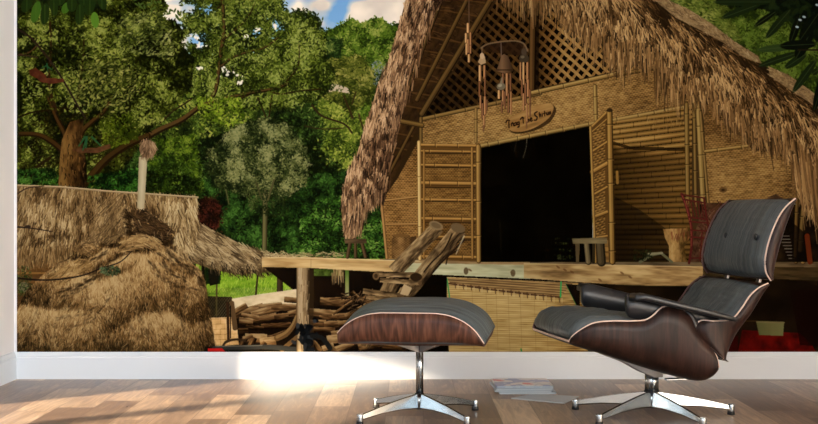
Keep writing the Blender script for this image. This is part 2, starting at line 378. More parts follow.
# ---- haystack
part('haystack')
HS = [(17, 314), (20, 304), (27, 290), (34, 284), (44, 274), (58, 264), (72, 258), (74, 248), (84, 242), (96, 242), (108, 246), (118, 240), (127, 235), (132, 232), (126, 225), (128, 214), (136, 209), (146, 211), (158, 219), (171, 228), (174, 236), (166, 246), (172, 250), (182, 258), (193, 264), (201, 270), (206, 284), (208, 300), (212, 322), (216, 352), (17, 352)]
HC = [(40, 28, 12), (84, 62, 32), (124, 94, 54), (156, 122, 76), (184, 152, 104), (206, 178, 130)]
LUMPS = [(60, 290, 46, 30, .5), (86, 250, 13, 9, .1), (140, 243, 27, 13, .2), (150, 222, 22, 12, .5), (158, 285, 55, 40, -.2), (120, 300, 46, 34, -.5), (66, 335, 52, 34, 0), (160, 338, 52, 32, .1), (96, 264, 30, 9, -.4), (184, 268, 20, 10, .4), (190, 300, 22, 34, .2), (118, 268, 30, 10, -.35), (50, 275, 26, 13, -.6), (148, 236, 34, 15, .2), (170, 262, 26, 9, .3)]
def hshade(x, y):
    num = np.zeros(np.shape(x)); den = np.zeros(np.shape(x))+1e-4
    for (cx, cy, rx, ry, a) in LUMPS:
        c, s = math.cos(a), math.sin(a)
        u = ((x-cx)*c+(y-cy)*s)/rx; v = (-(x-cx)*s+(y-cy)*c)/ry
        h = 1-(u*u+v*v)+cy*.0035; w = np.exp(np.clip(h, -3, 2)*11)
        num = num+w*(-v*.50+np.clip(h, -.4, .8)*.62-.30-.16*np.abs(u)); den = den+w
    return num/den-np.clip((y-300)/52, 0, 1)*.05-np.clip((x-172)/40, 0, 1)*.2
poly(HS, lambda X, Y: ramp(HC[:5], .42+hshade(X, Y)+(fbm(X*1.4, Y*.7, 6, 3, 4)-.5)*.8))
def hang(x, y):
    return 1.57+(120-x)*.0022+(.25 if y > 300 else 0)*math.sin(x*.11)
strokes(HS, 11000, hang, 3.6, .8, HC, seed=7, sc=6, con=.8, lit=lambda x, y: hshade(x, y)*1.7, jit=.32, bias=-.03, al=.75)
def crease(pts, w, al=.75):
    P = smooth(pts)
    for i in range(len(P)-1):
        for k in range(4):
            ell(P[i][0]+rnd.gauss(0, w*.7), P[i][1]+rnd.gauss(0, w*.6), w*rnd.uniform(.5, 1.3), w*.5*rnd.uniform(.5, 1.), math.atan2(P[i+1][1]-P[i][1], P[i+1][0]-P[i][0]), (40, 26, 10), al*.36, False)
crease([(74, 258), (82, 261), (96, 258), (106, 252)], 2.4); crease([(60, 292), (78, 286), (92, 280), (104, 270)], 2.6); crease([(110, 262), (122, 254), (140, 248), (156, 252), (170, 262)], 2.)
crease([(56, 308), (70, 296), (82, 288)], 1.8, .5); crease([(128, 232), (140, 232), (156, 238), (168, 246)], 3.2); crease([(162, 262), (170, 272), (186, 280)], 2.2, .7); crease([(58, 318), (84, 314), (96, 306)], 2, .5); crease([(200, 280), (206, 300), (208, 330), (211, 350)], 3.5, .5)
crease([(134, 330), (126, 316), (142, 305)], 2, .35); crease([(20, 350), (30, 335), (38, 330)], 2, .4)
strokes([(128, 214), (146, 211), (172, 230), (166, 244), (140, 232)], 330, lambda x, y: .55, 9, 1, [(34, 22, 12), (72, 52, 32), (112, 86, 56)], sc=4, jit=.35)
strokes([(124, 216), (136, 209), (148, 211), (172, 229), (173, 238), (164, 246), (140, 236), (130, 232)], 420, lambda x, y: .5, 6, .9, [(30, 20, 10), (66, 48, 28), (104, 80, 50)], sc=5, jit=.5)
strokes([(74, 252), (76, 245), (84, 241), (96, 242), (98, 250), (90, 256)], 120, lambda x, y: .2, 4, .8, [(84, 62, 36), (128, 100, 60), (160, 130, 86)], sc=4, jit=.5)
crease([(127, 216), (129, 226), (133, 234), (150, 238), (166, 244), (172, 240)], 2.6, .8); crease([(120, 238), (112, 246), (100, 244), (86, 243), (76, 250)], 1.6, .6)
crease([(168, 250), (178, 262), (192, 270), (204, 284)], 3.0, .8); crease([(150, 262), (160, 276), (178, 286), (196, 290)], 2.4, .6); crease([(108, 300), (92, 318), (66, 330)], 2.2, .5); crease([(150, 300), (140, 318), (150, 336)], 2.2, .4)
crease([(186, 296), (180, 312), (186, 334)], 2.2, .5); crease([(40, 300), (34, 320), (24, 340)], 1.8, .4); crease([(74, 258), (62, 262), (50, 270)], 1.6, .5); crease([(100, 262), (96, 272), (84, 284), (60, 300)], 2.2, .6)
strokes([(120, 240), (140, 233), (160, 240), (166, 250), (150, 246), (124, 252)], 170, lambda x, y: .1+(x-140)*.03, 9, 1, [(120, 92, 54), (170, 138, 90), (206, 178, 128)], sc=4, jit=.2)
strokes([(46, 278), (72, 260), (100, 258), (92, 268), (60, 286)], 160, lambda x, y: -.6, 9, 1, [(110, 82, 44), (160, 128, 78), (196, 162, 110)], sc=5, jit=.25)
strokes(HS, 260, hang, 5.0, .7, [(150, 122, 78), (190, 160, 112), (224, 198, 152)], seed=7, sc=8, lit=lambda x, y: hshade(x, y)*.6, al=.7, jit=.4)

# ---- woodpile under and beside the platform
part('dark_space_under_deck')
poly([(262, 266), (420, 268), (525, 278), (705, 288), (905, 290), (905, 352), (240, 352), (236, 318), (262, 300), (296, 292)], lambda X, Y: ramp([(8, 5, 2), (18, 11, 6), (30, 20, 10)], fbm(X, Y, 20, 8, 3)))
poly([(205, 352), (205, 347), (250, 344), (300, 346), (300, 352)], (20, 16, 10))
again('sand_path')
poly([(232, 299), (262, 294), (297, 289), (297, 306), (250, 306), (236, 312)], lambda X, Y: ramp([(178, 158, 120), (210, 192, 154), (224, 208, 172)], fbm(X, Y*2, 9, 5, 3)))
again('lawn')
for x0, x1 in [(314, 344)]:
    poly(rect(x0, 269, x1, 276), lambda X, Y: ramp([(20, 26, 8), (60, 76, 26), (96, 120, 44)], fbm(X, Y, 4, 5, 3)))
poly(rect(345, 268, 349, 296), lambda X, Y: ramp([(60, 90, 26), (120, 130, 70), (160, 150, 110)], (Y-268)/30))
part('split_firewood')
WD = [(70, 46, 22), (116, 84, 48), (158, 124, 78), (190, 158, 110)]
def log(cx, cy, L, w, a, k=.5, end=False):
    sub('split_firewood', 'firewood_log')
    c, s = math.cos(a)*L/2, math.sin(a)*L/2; nx, ny = -math.sin(a), math.cos(a)
    q = [(cx-c-nx*w*.5, cy-s-ny*w*.45), (cx+c-nx*w*.5, cy+s-ny*w*.5), (cx+c*1.04+nx*w*.45, cy+s*1.04+ny*w*.5), (cx-c*.96+nx*w*.5, cy-s*.96+ny*w*.5)]
    poly(q, lambda X, Y: ramp([(26, 15, 6), (74, 48, 24), (124, 90, 52), (168, 132, 86), (200, 168, 120)], k-((X-cx)*nx+(Y-cy)*ny)/w*.75+(fbm((X*math.cos(a)+Y*math.sin(a))*.3, (-X*math.sin(a)+Y*math.cos(a))*1.6, 2.5, 4, 2)-.5)*.7))
    if end: ell(cx-c, cy-s, w*.45, w*.42, a, (150, 118, 76))
for t in [(249, 311, 30, 9, -.25, .55), (266, 311, 30, 8, -.3, .7), (284, 307, 26, 7, .05, .6), (262, 319, 30, 7, -.2, .45), (285, 316, 22, 6, -.1, .4), (246, 321, 14, 7, .1, .6), (276, 326, 30, 6, -.05, .2), (255, 328, 18, 5, .1, .15), (281, 334, 20, 5, -.35, .2), (292, 300, 16, 6, .1, .5), (243, 332, 10, 8, 0, .1), (240, 309, 16, 6, -.5, .5), (270, 305, 24, 4, -.1, .75), (296, 312, 16, 5, -.2, .5), (250, 316, 18, 4, .2, .6), (262, 337, 22, 5, .1, .3)]: log(*t)
for t in [(256, 338, 22, 9, .05, .75), (268, 343, 16, 12, -.1, .7), (243, 343, 14, 6, -1.1, .25), (252, 343, 12, 6, -1.1, .3), (262, 346, 10, 5, -.8, .2), (248, 337, 10, 4, -.3, .6)]: log(*t)
sub('split_firewood', 'curved_branch')
lines(smooth([(277, 338), (286, 334), (293, 326), (297, 316), (298, 300)]), 6, 2.5, (132, 100, 58)); lines(smooth([(277, 337), (286, 332), (292, 325), (296, 316)]), 3, 1.5, (172, 138, 88))
lines(smooth([(282, 350), (290, 343), (298, 336)]), 4.5, 3.5, (140, 108, 66)); 
sub('split_firewood', 'upright_board')
line((227.5, 303), (228.5, 340), 2.6, 2.6, (78, 50, 28)); line((232, 303), (235, 328), 4.5, 5, (124, 94, 60)); line((230.5, 306), (230.5, 338), 1, 1, (30, 18, 8))
# right-hand pile
for t in [(332, 302, 24, 8, .1, .5), (322, 313, 28, 8, .1, .62), (344, 316, 24, 6, -.05, .6), (356, 311, 24, 5, -.5, .5), (318, 323, 16, 7, .05, .5), (332, 324, 16, 7, -.05, .6), (346, 323, 16, 6, -.1, .55), (323, 330, 24, 6, .05, .35), (340, 333, 18, 6, -.1, .6), (334, 339, 14, 9, -.1, .85), (352, 329, 16, 7, -.2, .5), (360, 320, 18, 7, -.5, .5), (318, 338, 12, 5, .3, .4), (328, 318, 18, 4, .1, .4), (350, 300, 20, 3, -.25, .6), (345, 306, 30, 2.5, -.6, .45), (362, 300, 18, 4, .3, .3), (368, 296, 16, 5, -.7, .4), (356, 296, 12, 4, .8, .3), (340, 298, 22, 2, -.08, .6), (366, 312, 3, 12, .2, .3), (316, 345, 16, 5, .9, .5), (328, 347, 12, 6, -.3, .8), (346, 346, 26, 7, -.35, .65), (370, 345, 24, 7, -.2, .6), (392, 346, 20, 6, .1, .5), (362, 338, 20, 7, -.4, .5), (374, 306, 16, 8, -.6, .55), (333, 349, 22, 5, .8, .6)]: log(*t)
again('split_firewood')
strokes([(342, 292), (376, 296), (370, 318), (350, 312)], 46, lambda x, y: rnd.uniform(-1, .6), 9, 1.2, [(20, 12, 6), (90, 66, 40), (160, 128, 88)], sc=4, jit=.5)
part('cable_coil')
for r in (0, 1, 2): lines(smooth([(222, 349-r), (226, 343-r), (236, 340-r*.6), (246, 342-r)]), 1, .8, (46, 34, 22))
part('dark_tarpaulin')
lines(smooth([(214, 348), (240, 347.5), (270, 347), (300, 350)]), 4, 5, (44, 44, 40)); lines([(216, 346.5), (262, 345.5)], .8, .8, (92, 92, 84))
part('red_bowl'); poly([(208, 348.5), (222, 348), (226, 352), (208, 352)], (170, 28, 26))

# ---- platform
part('log_platform_post')
pole((303, 269), (303, 352), 13, [(86, 68, 44), (142, 120, 86), (178, 158, 122)])
poly([(308, 270), (314, 270), (314, 352), (308, 352)], (44, 32, 18), .8)
strokes(rect(298, 270, 309, 350), 90, lambda x, y: 1.57, 9, .7, [(90, 70, 44), (150, 126, 90), (196, 174, 136)], sc=4, jit=.05)
part('black_plastic_bundle')
for i in range(46):
    x, y = rnd.gauss(307, 5), rnd.gauss(336, 8)
    if y < 352: ell(x, y, rnd.uniform(1.5, 5), rnd.uniform(1, 3), rnd.random()*3, ramp([(8, 9, 10), (22, 25, 28), (60, 66, 70)], abs(rnd.gauss(0, .35))), .95)
lines(smooth([(312, 336), (322, 338), (330, 348)]), 4, 5, (26, 26, 24))
again('log_platform_post')
line((585, 286), (586, 330), 9, 9, (92, 70, 44)); line((344, 268), (344, 292), 2.6, 2.6, (26, 16, 8))
strokes(rect(332, 269, 343, 280), 26, lambda x, y: 1.57, 12, 1.3, [(90, 70, 40), (150, 126, 84), (190, 168, 124)], sc=4, jit=.08)
part('reed_blind')
RB = [(445, 277), (578, 283), (590, 300), (592, 318), (588, 352), (449, 352)]
def reed(X, Y):
    yy = Y-(X-447)*.02; g = fbm(X, Y, 30, 2, 2)
    return ramp([(112, 84, 44), (166, 136, 84), (192, 164, 110), (212, 188, 136)], .58+.16*np.sin(yy*2*math.pi/2.1)+(noise(X*.25, yy*2.4, 3, 4)-.5)*.5+(g-.5)*.3-np.clip((X-540)/160, 0, .3))
poly(RB, reed)
for x in (472, 486, 496, 508, 520, 534, 546, 560, 574): line((x, 290), (x+2, 352), .5, .5, (140, 110, 66), .45)
poly([(447, 278), (573, 283), (561, 296), (530, 294), (490, 289), (450, 283)], lambda X, Y: ramp([(96, 70, 42), (140, 110, 70), (174, 144, 98)], .5+.35*np.sin((Y-.07*(X-447))*2.6)+(noise(X*.3, Y*2, 3, 6)-.5)*.5))
lines([(449, 283.5), (490, 289.5), (530, 294.5), (560, 297)], 1.5, 1.5, (84, 54, 34)); 
for i in range(14): x = 455+i*8; line((x, 283+i*1.05), (x+.5, 288+i*1.1), .9, .6, (70, 48, 30)); line((x+3, 284.5+i*1.05), (x+3, 289+i*1.1), .7, .5, (206, 184, 140))
line((447, 279), (450, 300), 1.2, 1.2, (46, 150, 80)); line((561, 282), (560.5, 297), 1.4, 1.4, (36, 170, 90)); line((566, 284), (577, 306), 1.0, 1.0, (40, 130, 70)); line((521, 349), (521.5, 352), 1.4, 1.4, (40, 140, 76))
poly([(566, 284), (580, 285), (580, 306), (577, 306)], (22, 14, 8))
poly([(410, 270), (447, 275), (447, 300), (430, 300), (405, 296)], (12, 7, 3))
part('deck_edge_beam')
def wood(a, cols, sc=1., seed=0, k=.5, vs=1.):
    return lambda X, Y: ramp(cols, k+(fbm((X*math.cos(a)+Y*math.sin(a))*.16*sc, (-X*math.sin(a)+Y*math.cos(a))*vs, 3.2, seed, 3)-.5)*1.1+(fbm(X, Y, 26, seed+3, 2)-.5)*.5)
poly([(380, 259), (525, 258), (818, 262), (905, 262), (905, 268), (525, 266), (380, 263)], wood(0, [(58, 46, 30), (98, 80, 54), (134, 114, 82)], 1, 3))
poly([(262, 257), (311, 257), (420, 261.5), (420, 273.5), (370, 271.5), (311, 268), (262, 267)], wood(.03, [(150, 114, 66), (188, 152, 98), (214, 182, 130)], 1, 4, .55))
line((311, 257.5), (311, 268), .5, .5, (120, 92, 56), .6)
poly([(400, 262.5), (530, 264), (530, 279), (400, 273)], wood(.03, [(128, 124, 92), (164, 160, 124), (190, 184, 150)], 1, 5, .55))
poly([(400, 260), (530, 262), (530, 265), (400, 263)], wood(.02, [(100, 76, 46), (142, 112, 72), (168, 140, 98)], 1, 7, .5))
poly([(524, 263), (704, 266.5), (703, 290), (640, 286), (560, 281), (524, 278)], wood(.04, [(96, 70, 38), (144, 112, 68), (178, 148, 98), (200, 170, 120)], 1, 8, .5))
for x, y in [(558, 267), (565, 270), (622, 273), (630, 277), (470, 270), (512, 273), (600, 280), (572, 272)]:
    ell(x, y, 2.2, 1., .6, (92, 58, 28), .7)
for x, y in [(466, 271), (513, 273)]: ell(x, y, 2.4, 3.6, 0, (84, 66, 42), .9)
poly([(703, 266), (905, 268), (905, 284), (703, 284)], wood(0, [(40, 30, 16), (66, 50, 28), (84, 66, 38)], 1, 9))
line((262, 257), (420, 261), .8, .8, (216, 190, 146), .7); line((524, 263.6), (704, 267), .8, .8, (206, 182, 138), .5)
strokes([(262, 251), (300, 253), (345, 252), (345, 257), (262, 257)], 120, lambda x, y: rnd.uniform(-.5, .5), 5, .9, [(110, 90, 58), (158, 136, 96), (196, 176, 134)], sc=5)
part('dark_space_beside_deck')
poly([(700, 276), (905, 284), (905, 352), (600, 352), (600, 285), (690, 286)], lambda X, Y: ramp([(8, 5, 2), (20, 13, 6), (34, 24, 12)], fbm(X, Y, 16, 8, 3)))
part('red_crates')
poly([(738, 352), (742, 330), (800, 333), (812, 345), (816, 352)], lambda X, Y: ramp([(34, 4, 2), (78, 10, 6), (112, 18, 12)], fbm(X, Y, 9, 8, 3)))
poly([(640, 352), (650, 336), (738, 336), (738, 352)], (46, 8, 5)); poly([(790, 290), (905, 290), (905, 352), (800, 345)], (16, 3, 2), .7)
part('plastic_bucket')
poly([(756, 321), (784, 322), (783, 336), (759, 335)], lambda X, Y: ramp([(60, 58, 30), (92, 92, 54), (112, 110, 70)], .4+(X-756)/60)); line((757, 322), (784, 322.6), 1.4, 1.4, (108, 100, 66)); line((740, 321), (757, 321), 1, 1, (90, 66, 30), .6)
# ---- greenery right of the roof
part('leafy_branches')
foliage([(600, -70), (905, -70), (905, 150), (818, 100), (760, 64), (700, 28), (650, 4)], [(34, 48, 14), (64, 86, 26), (92, 118, 42), (126, 146, 66)], .45, 2.1, cl=12, seed=51, bias=-.04)
foliage([(668, -4), (726, 4), (742, 40), (728, 40), (690, 14)], [(70, 84, 30), (110, 128, 52), (150, 162, 84)], .25, 2.2, base=False, cl=9, seed=52, ang=.2)
foliage([(735, 20), (800, 40), (818, 90), (790, 76), (750, 54)], [(50, 70, 22), (84, 112, 36), (110, 136, 54)], .2, 2.4, base=False, cl=9, seed=53)

# ---- the hut
part('woven_front_panel')
poly([(600, 100), (905, 110), (905, 262), (600, 262)], (70, 50, 26))
part('hut_roof_underside')
poly([(440, -70), (640, -70), (560, 0), (500, 0), (430, 118), (421, 125), (415, 150), (392, 206), (372, 206), (388, 120), (410, 60)],
     lambda X, Y: ramp([(20, 11, 4), (42, 27, 12), (62, 42, 20)], fbm(X*1.2+Y*.4, Y*.8, 5, 6, 3)))
# battens between the rafters
for i in range(16):
    y = -56+i*13.5
    x = 445-(y)*.46
    line((x-6, y-3), (x+44, y+6), 1.5, 1.5, (70, 48, 22), .8)
strokes([(445, 0), (490, 0), (425, 100), (400, 100)], 120, lambda x, y: .4, 7, .8, [(24, 14, 6), (58, 40, 20), (84, 60, 32)], sc=5)
RC = [(36, 22, 8), (86, 60, 26), (116, 84, 40)]
sub('woven_front_panel', 'roof_rafter'); pole((452, -28), (398, 116), 3.6, [(30, 18, 8), (72, 50, 22), (94, 68, 32)])
sub('woven_front_panel', 'roof_rafter'); pole((496, -58), (417, 100), 4.6, RC)
sub('woven_front_panel', 'roof_rafter'); pole((528, -62), (422, 114), 6.2, RC)
sub('woven_front_panel', 'roof_rafter'); pole((414, 126), (384, 184), 3.4, RC)
part('gable_lattice')
LT = [(424, 117), (496, 2), (545, -64), (600, -64), (700, 60), (614, 78), (540, 94), (482, 107)]
def lat(X, Y):
    Xs = X; t = np.full(X.shape, .0)
    br = np.clip((X-540)/25, 0, 1)*.46+np.clip((X-430)/300, 0, .25)-.26
    a1, a2 = .72, 2.18
    d1 = (-math.sin(a1)*X+math.cos(a1)*Y); d2 = (-math.sin(a2)*X+math.cos(a2)*Y)
    p = 7.3
    s1 = np.abs((d1/p) % 1-.5) < .20; s2 = np.abs((d2/p) % 1-.5) < .18
    t = np.where(s2, .34+br*.9, 0.); t = np.where(s1, .46+br, t)
    t = t+(noise(X, Y, 3, 2)-.5)*.16*(t > 0)
    return ramp([(10, 6, 2), (50, 34, 14), (96, 68, 30), (146, 112, 62), (180, 148, 94)], t)
poly(LT, lat)
part('gable_post')
pole((534, -60), (532, 94), 7, [(16, 9, 3), (62, 43, 20), (92, 66, 34)]); line((537, 10), (537, 91), 4, 4, (16, 9, 3), .8)

part('woven_side_panel')
WV = [(62, 42, 18), (106, 76, 36), (144, 108, 56), (170, 134, 76)]
WF = [(84, 58, 28), (132, 98, 50), (166, 130, 74), (190, 156, 98)]
poly([(421, 120), (421, 150), (382, 204), (400, 165)], (50, 34, 14))
weave([(421, 136), (421, 259), (387, 259), (381, 202), (398, 178)], WV, 1.8, -.04, 4, shade=lambda X, Y: -.28+np.clip((Y-150)/90, 0, .38), amp=.18)
P = [(392, 150, 421, 147), (381.5, 201, 420, 196.5), (384, 224.5, 420, 224)]
for x0, y0, x1, y1 in P[1:]: pole((x0, y0), (x1, y1), 2.4, [(84, 58, 26), (150, 114, 62), (186, 150, 92)])
pole((381.5, 202), (387, 258), 3, [(90, 62, 30), (158, 120, 66), (190, 154, 98)])
again('woven_front_panel')
weave([(421, 119), (481, 106), (540, 92), (614, 75), (700, 55), (700, 118), (613, 121), (590, 124), (480, 146), (421, 144)], WF, 1.9, -.2, 5, shade=lambda X, Y: -.1+np.clip((X-430)/400, -.1, .12)-np.clip((X-600)/200, 0, .25), amp=.14)
weave([(703, 100), (800, 120), (800, 204), (708, 204)], WF, 2.0, -.1, 8, shade=lambda X, Y: .0-np.clip((150-Y)/60, 0, .3)-np.clip((X-775)/60, 0, .3), amp=.12)
strokes([(600, 80), (690, 80), (690, 115), (600, 115)], 160, lambda x, y: -.2, 4, .8, [(96, 70, 34), (140, 108, 58), (176, 142, 88)], sc=6, al=.6)
strokes([(710, 120), (795, 120), (795, 200), (710, 200)], 420, lambda x, y: -.1, 4, .8, [(104, 76, 38), (150, 118, 66), (190, 158, 104)], sc=6, al=.6)
ell(723, 190, 4, 2.6, 0, (86, 58, 28), .7); ell(723, 190, 1.8, 1.2, 0, (50, 32, 14), .8)
BP = []
BM = [(84, 60, 26), (156, 124, 68), (196, 166, 106)]
BD = [(60, 42, 18), (112, 84, 42), (146, 114, 62)]
sub('woven_front_panel', 'bamboo_pole'); pole((421, 119.5), (540, 93.5), 4.2, [(70, 50, 22), (130, 100, 52), (162, 130, 76)], 26)
sub('woven_front_panel', 'bamboo_pole'); pole((532, 93), (616, 74), 5.2, BM, 20); line((532, 90.5), (616, 71.5), 1, 1, (60, 38, 18), .8)
sub('woven_front_panel', 'bamboo_pole'); pole((616, 75), (690, 62), 4, BD, 20)
sub('woven_front_panel', 'bamboo_pole'); pole((476, 109), (476, 142), 3, [(84, 60, 28), (148, 114, 62), (176, 142, 86)], 14)
sub('woven_front_panel', 'bamboo_pole'); pole((595, 86), (596, 120), 4, BM, 16)
sub('woven_front_panel', 'bamboo_pole'); pole((421, 118), (421, 144), 3.4, BD)
sub('woven_front_panel', 'bamboo_pole'); pole((396, 120.5), (422, 125.5), 5, [(60, 40, 16), (112, 82, 38), (142, 110, 56)])

part('dark_doorway')
poly([(481, 147), (591, 125), (593, 262), (481, 262)], lambda X, Y: ramp([(5, 3, 1), (12, 8, 3), (20, 13, 6)], fbm(X, Y, 24, 8, 2)-.15))
line((500, 222), (501, 252), 1.3, 1, (40, 32, 14), .7); line((488, 222), (504, 223), .8, .8, (28, 20, 8), .6)
for i in range(42):
    x, y = rnd.uniform(555, 572), rnd.choice([239, 243, 250, 256, 258])+rnd.uniform(-1.2, 1.2)
    ell(x, y, rnd.uniform(.6, 1.9), rnd.uniform(.4, .9), 0, ramp([(50, 60, 20), (110, 120, 50), (150, 150, 80)], rnd.random()), .8)
for i in range(12):
    x = 553+i*1.9; line((x, 236), (x+rnd.uniform(-3, 3), 260), .8, .6, (8, 5, 2), .9)

sub('woven_front_panel', 'bamboo_pole'); pole((478, 146.5), (598, 122.5), 4.2, BM, 14)
sub('woven_front_panel', 'bamboo_pole'); pole((612, 120.5), (692, 106), 4.4, BM, 14)
lines(smooth([(527, 138), (526, 148), (523, 158)]), .5, .4, (150, 140, 120), .8); lines(smooth([(517, 140), (514, 152)]), .4, .4, (120, 104, 80), .7)

# ---- slatted bamboo wall
part('bamboo_slat_wall')
def slat(X, Y):
    k = (X-613)/78
    sl = -.13*(1-np.clip((Y-120)/60, 0, 1))+.0
    yy = Y+(X-613)*.13*(1-np.clip((Y-125)/110, 0, 1))
    p = 5.0; f = (yy/p) % 1; r = np.floor(yy/p)
    t = .80-np.abs(f-.42)*.85+(noise(r*7.3+X*.03, r*3.1, 1.3, 3)-.5)*.35
    t = np.where(f > .88, t-.2, t)
    nod = np.abs(((X+r*13.7) % 31)-15) < .5
    t = t-nod*.2
    edge = 146+np.clip(k, 0, 1)*10-np.clip((.22-k)*22, 0, 8)
    d = np.clip((yy-edge-2+noise(X, Y, 12, 4)*6)/10, 0, 1)
    deep = np.clip(.62-k*.75, 0, .7)
    t = t*(1-d*(.40+deep*.42)) - d*(-.05+.10*np.clip((Y-205)/50, 0, 1)) - deep*d*.06
    t = np.where((yy > edge) & (yy < edge+3.2), t*.35, t)
    return ramp([(20, 12, 4), (62, 43, 16), (112, 84, 40), (158, 126, 70), (192, 160, 102)], t)
poly([(612, 122), (692, 107), (692, 262), (612, 262)], slat)
poly([(612, 195), (640, 210), (676, 236), (676, 262), (612, 262)], (16, 10, 4), .45)
strokes([(645, 118), (690, 112), (690, 126), (650, 132)], 60, lambda x, y: 1.5, 5, .7, [(110, 84, 44), (180, 150, 98)], sc=5, al=.6)

sub('woven_front_panel', 'bamboo_pole'); pole((686.5, 104), (688, 206), 4.6, [(70, 50, 20), (138, 108, 54), (170, 140, 82)], 22)
sub('woven_front_panel', 'bamboo_pole'); pole((694, 100), (696, 206), 3.4, [(60, 42, 18), (126, 98, 48), (160, 130, 76)], 22)
sub('woven_front_panel', 'bamboo_pole'); pole((698, 98), (703.5, 206), 6.2, [(78, 56, 24), (154, 124, 66), (192, 162, 104)], 19)
sub('woven_front_panel', 'bamboo_pole'); pole((700.5, 112), (708.5, 206), 2.8, [(70, 50, 22), (140, 108, 58), (170, 138, 84)], 24)
sub('woven_front_panel', 'bamboo_pole'); pole((705, 151.5), (756, 145), 3.4, BM, 22)
sub('woven_front_panel', 'bamboo_pole'); pole((799, 180), (796, 262), 4, BD, 20); sub('woven_front_panel', 'bamboo_pole'); pole((805, 176), (803, 262), 5, BM, 20); sub('woven_front_panel', 'bamboo_pole'); pole((812, 170), (812, 262), 3, BD, 20)
line((713, 203), (796, 205), 1, 1, (60, 44, 22), .5)
part('dark_space_beside_hut')
poly([(700, 204), (905, 206), (905, 262), (700, 262)], lambda X, Y: ramp([(10, 6, 3), (30, 20, 10), (60, 44, 22)], fbm(X, Y, 9, 8, 3)-np.clip((X-780)/60, 0, .3)))
sub('woven_front_panel', 'bamboo_pole'); pole((797, 200), (795, 256), 3.6, BD, 20); sub('woven_front_panel', 'bamboo_pole'); pole((804, 200), (800, 250), 5, [(50, 36, 14), (112, 86, 42), (150, 120, 68)], 20)

# ---- door leaves
part('door_leaf')
DW = [(54, 36, 16), (92, 64, 30), (126, 92, 46), (152, 118, 64)]
poly([(418, 143), (481, 146.5), (481, 262), (418, 259)], (96, 66, 30))
for (y0, y1) in [(153, 163), (167, 180), (187, 198), (201, 216), (222, 234), (239, 254)]:
    weave([(423, y0), (475, y0+.6), (475, y1+.6), (423, y1)], DW, 1.7, .0, y0, shade=lambda X, Y: .06-np.clip((Y-215)/100, 0, .12), amp=.15)
    line((423, y0+.3), (475, y0+.9), 1.2, 1.2, (44, 28, 12), .8)
    line((473.6, y0), (473.6, y1), 1.2, 1.2, (52, 34, 14), .8)
for y, w in [(145, 3.6), (151, 2.4), (165, 3), (183, 4.4), (199.5, 3), (218.5, 3.6), (236.5, 2.6), (256.5, 3.6)]:
    pole((420, y), (477, y+.9), w, [(72, 48, 20), (146, 108, 54), (184, 146, 84)], 20)
pole((472, 148), (472.5, 258), 2.4, [(78, 52, 22), (142, 106, 54), (172, 136, 78)])
pole((424, 150), (424, 258), 2., [(78, 52, 22), (142, 106, 54), (172, 136, 78)])
pole((478.3, 146), (478.8, 261), 4.8, [(66, 46, 20), (144, 110, 58), (182, 148, 88)], 30)
pole((419, 142), (420, 259), 3.6, [(120, 92, 50), (196, 164, 106), (224, 196, 140)], 40)
# open right leaf seen on the slant
part('door_leaf#2')
poly([(589.5, 127), (607.5, 110.5), (609, 262), (595, 262)], (104, 74, 36))
def yy(x, yl, yr): return yl+(yr-yl)*(x-590)/18
for (l0, l1, r0, r1) in [(134, 150, 121, 140), (154, 168, 145, 160), (176, 192, 168, 184), (198, 216, 190, 210), (220, 236, 216, 234)]:
    weave([(592+(l0-127)*.035, l0), (605, r0), (605.5, r1), (592+(l1-127)*.035, l1)], [(72, 50, 24), (122, 90, 46), (166, 132, 78)], 2.6, -.35, l0, amp=.26, shade=lambda X, Y: .05)
for l, r, w in [(128, 112, 3), (133, 119, 1.6), (152, 142, 2.6), (172, 163.5, 5), (195, 187, 2.6), (217, 212, 4), (238, 236, 2.6), (256, 255, 3)]:
    pole((590.5+(l-127)*.035, l), (607, r), w, [(84, 58, 26), (158, 122, 66), (196, 160, 98)])
poly([(594, 240), (608, 240), (609, 262), (595, 262)], wood(0, [(110, 80, 40), (160, 124, 70), (190, 154, 98)], 1, 2))
for y in (246, 252, 258): line((595, y), (608, y), .8, .8, (90, 62, 30), .6)
pole((590.5, 127), (595.5, 262), 2.6, [(90, 64, 30), (166, 132, 74), (200, 168, 108)])
pole((609.5, 111), (612.5, 262), 6, [(66, 46, 20), (150, 116, 60), (188, 154, 94)], 26)
ell(609.5, 110.5, 3, 1.6, 0, (60, 42, 20)); line((617, 172), (617.4, 183), 2.6, 2.6, (150, 116, 60))

# ---- signboard
part('oval_signboard')
poly(smooth([(508, 122), (512, 119), (530, 110), (546, 104), (554, 106), (556, 112), (549, 123), (534, 131), (518, 134), (510, 131), (508, 122)]), (44, 28, 12), .75)
poly(smooth([(507, 121), (509, 118.5), (518, 113.5), (528, 108.5), (542, 104), (551, 104), (553.5, 109), (548, 119), (533, 128.5), (518, 132), (509, 129.5), (507, 121)]), wood(-.3, [(110, 80, 40), (156, 120, 68), (184, 148, 94)], 1, 3, .55))
ink = (50, 28, 14)
def ch(ox, oy, segs, s=1., w=1.0):
    for sg in segs:
        P = [(ox+x*s, oy+(y*s)-(x*s)*.25) for x, y in sg]
        lines(smooth(P, 3) if len(P) > 2 else P, w, w, ink)
ch(507.5, 121.5, [[(-1.6, .6), (0, -1.4), (2, -.4)]], 1, 1.2)              # T
ch(508, 122, [[(.8, 0), (1, 6)]], 1, 1.2)
ch(511.5, 125, [[(0, 1), (0, -2)], [(0, -1), (1.2, -2.2), (2, -1)], [(2, -1), (2.2, 1.4)]], .9, 1.)   # r n
ch(514, 124.6, [[(2, -1.6), (0, -1), (.4, 1.4), (2.2, .6)], [(2.2, -2), (2.6, 1.2)]], .9, 1.)  # a
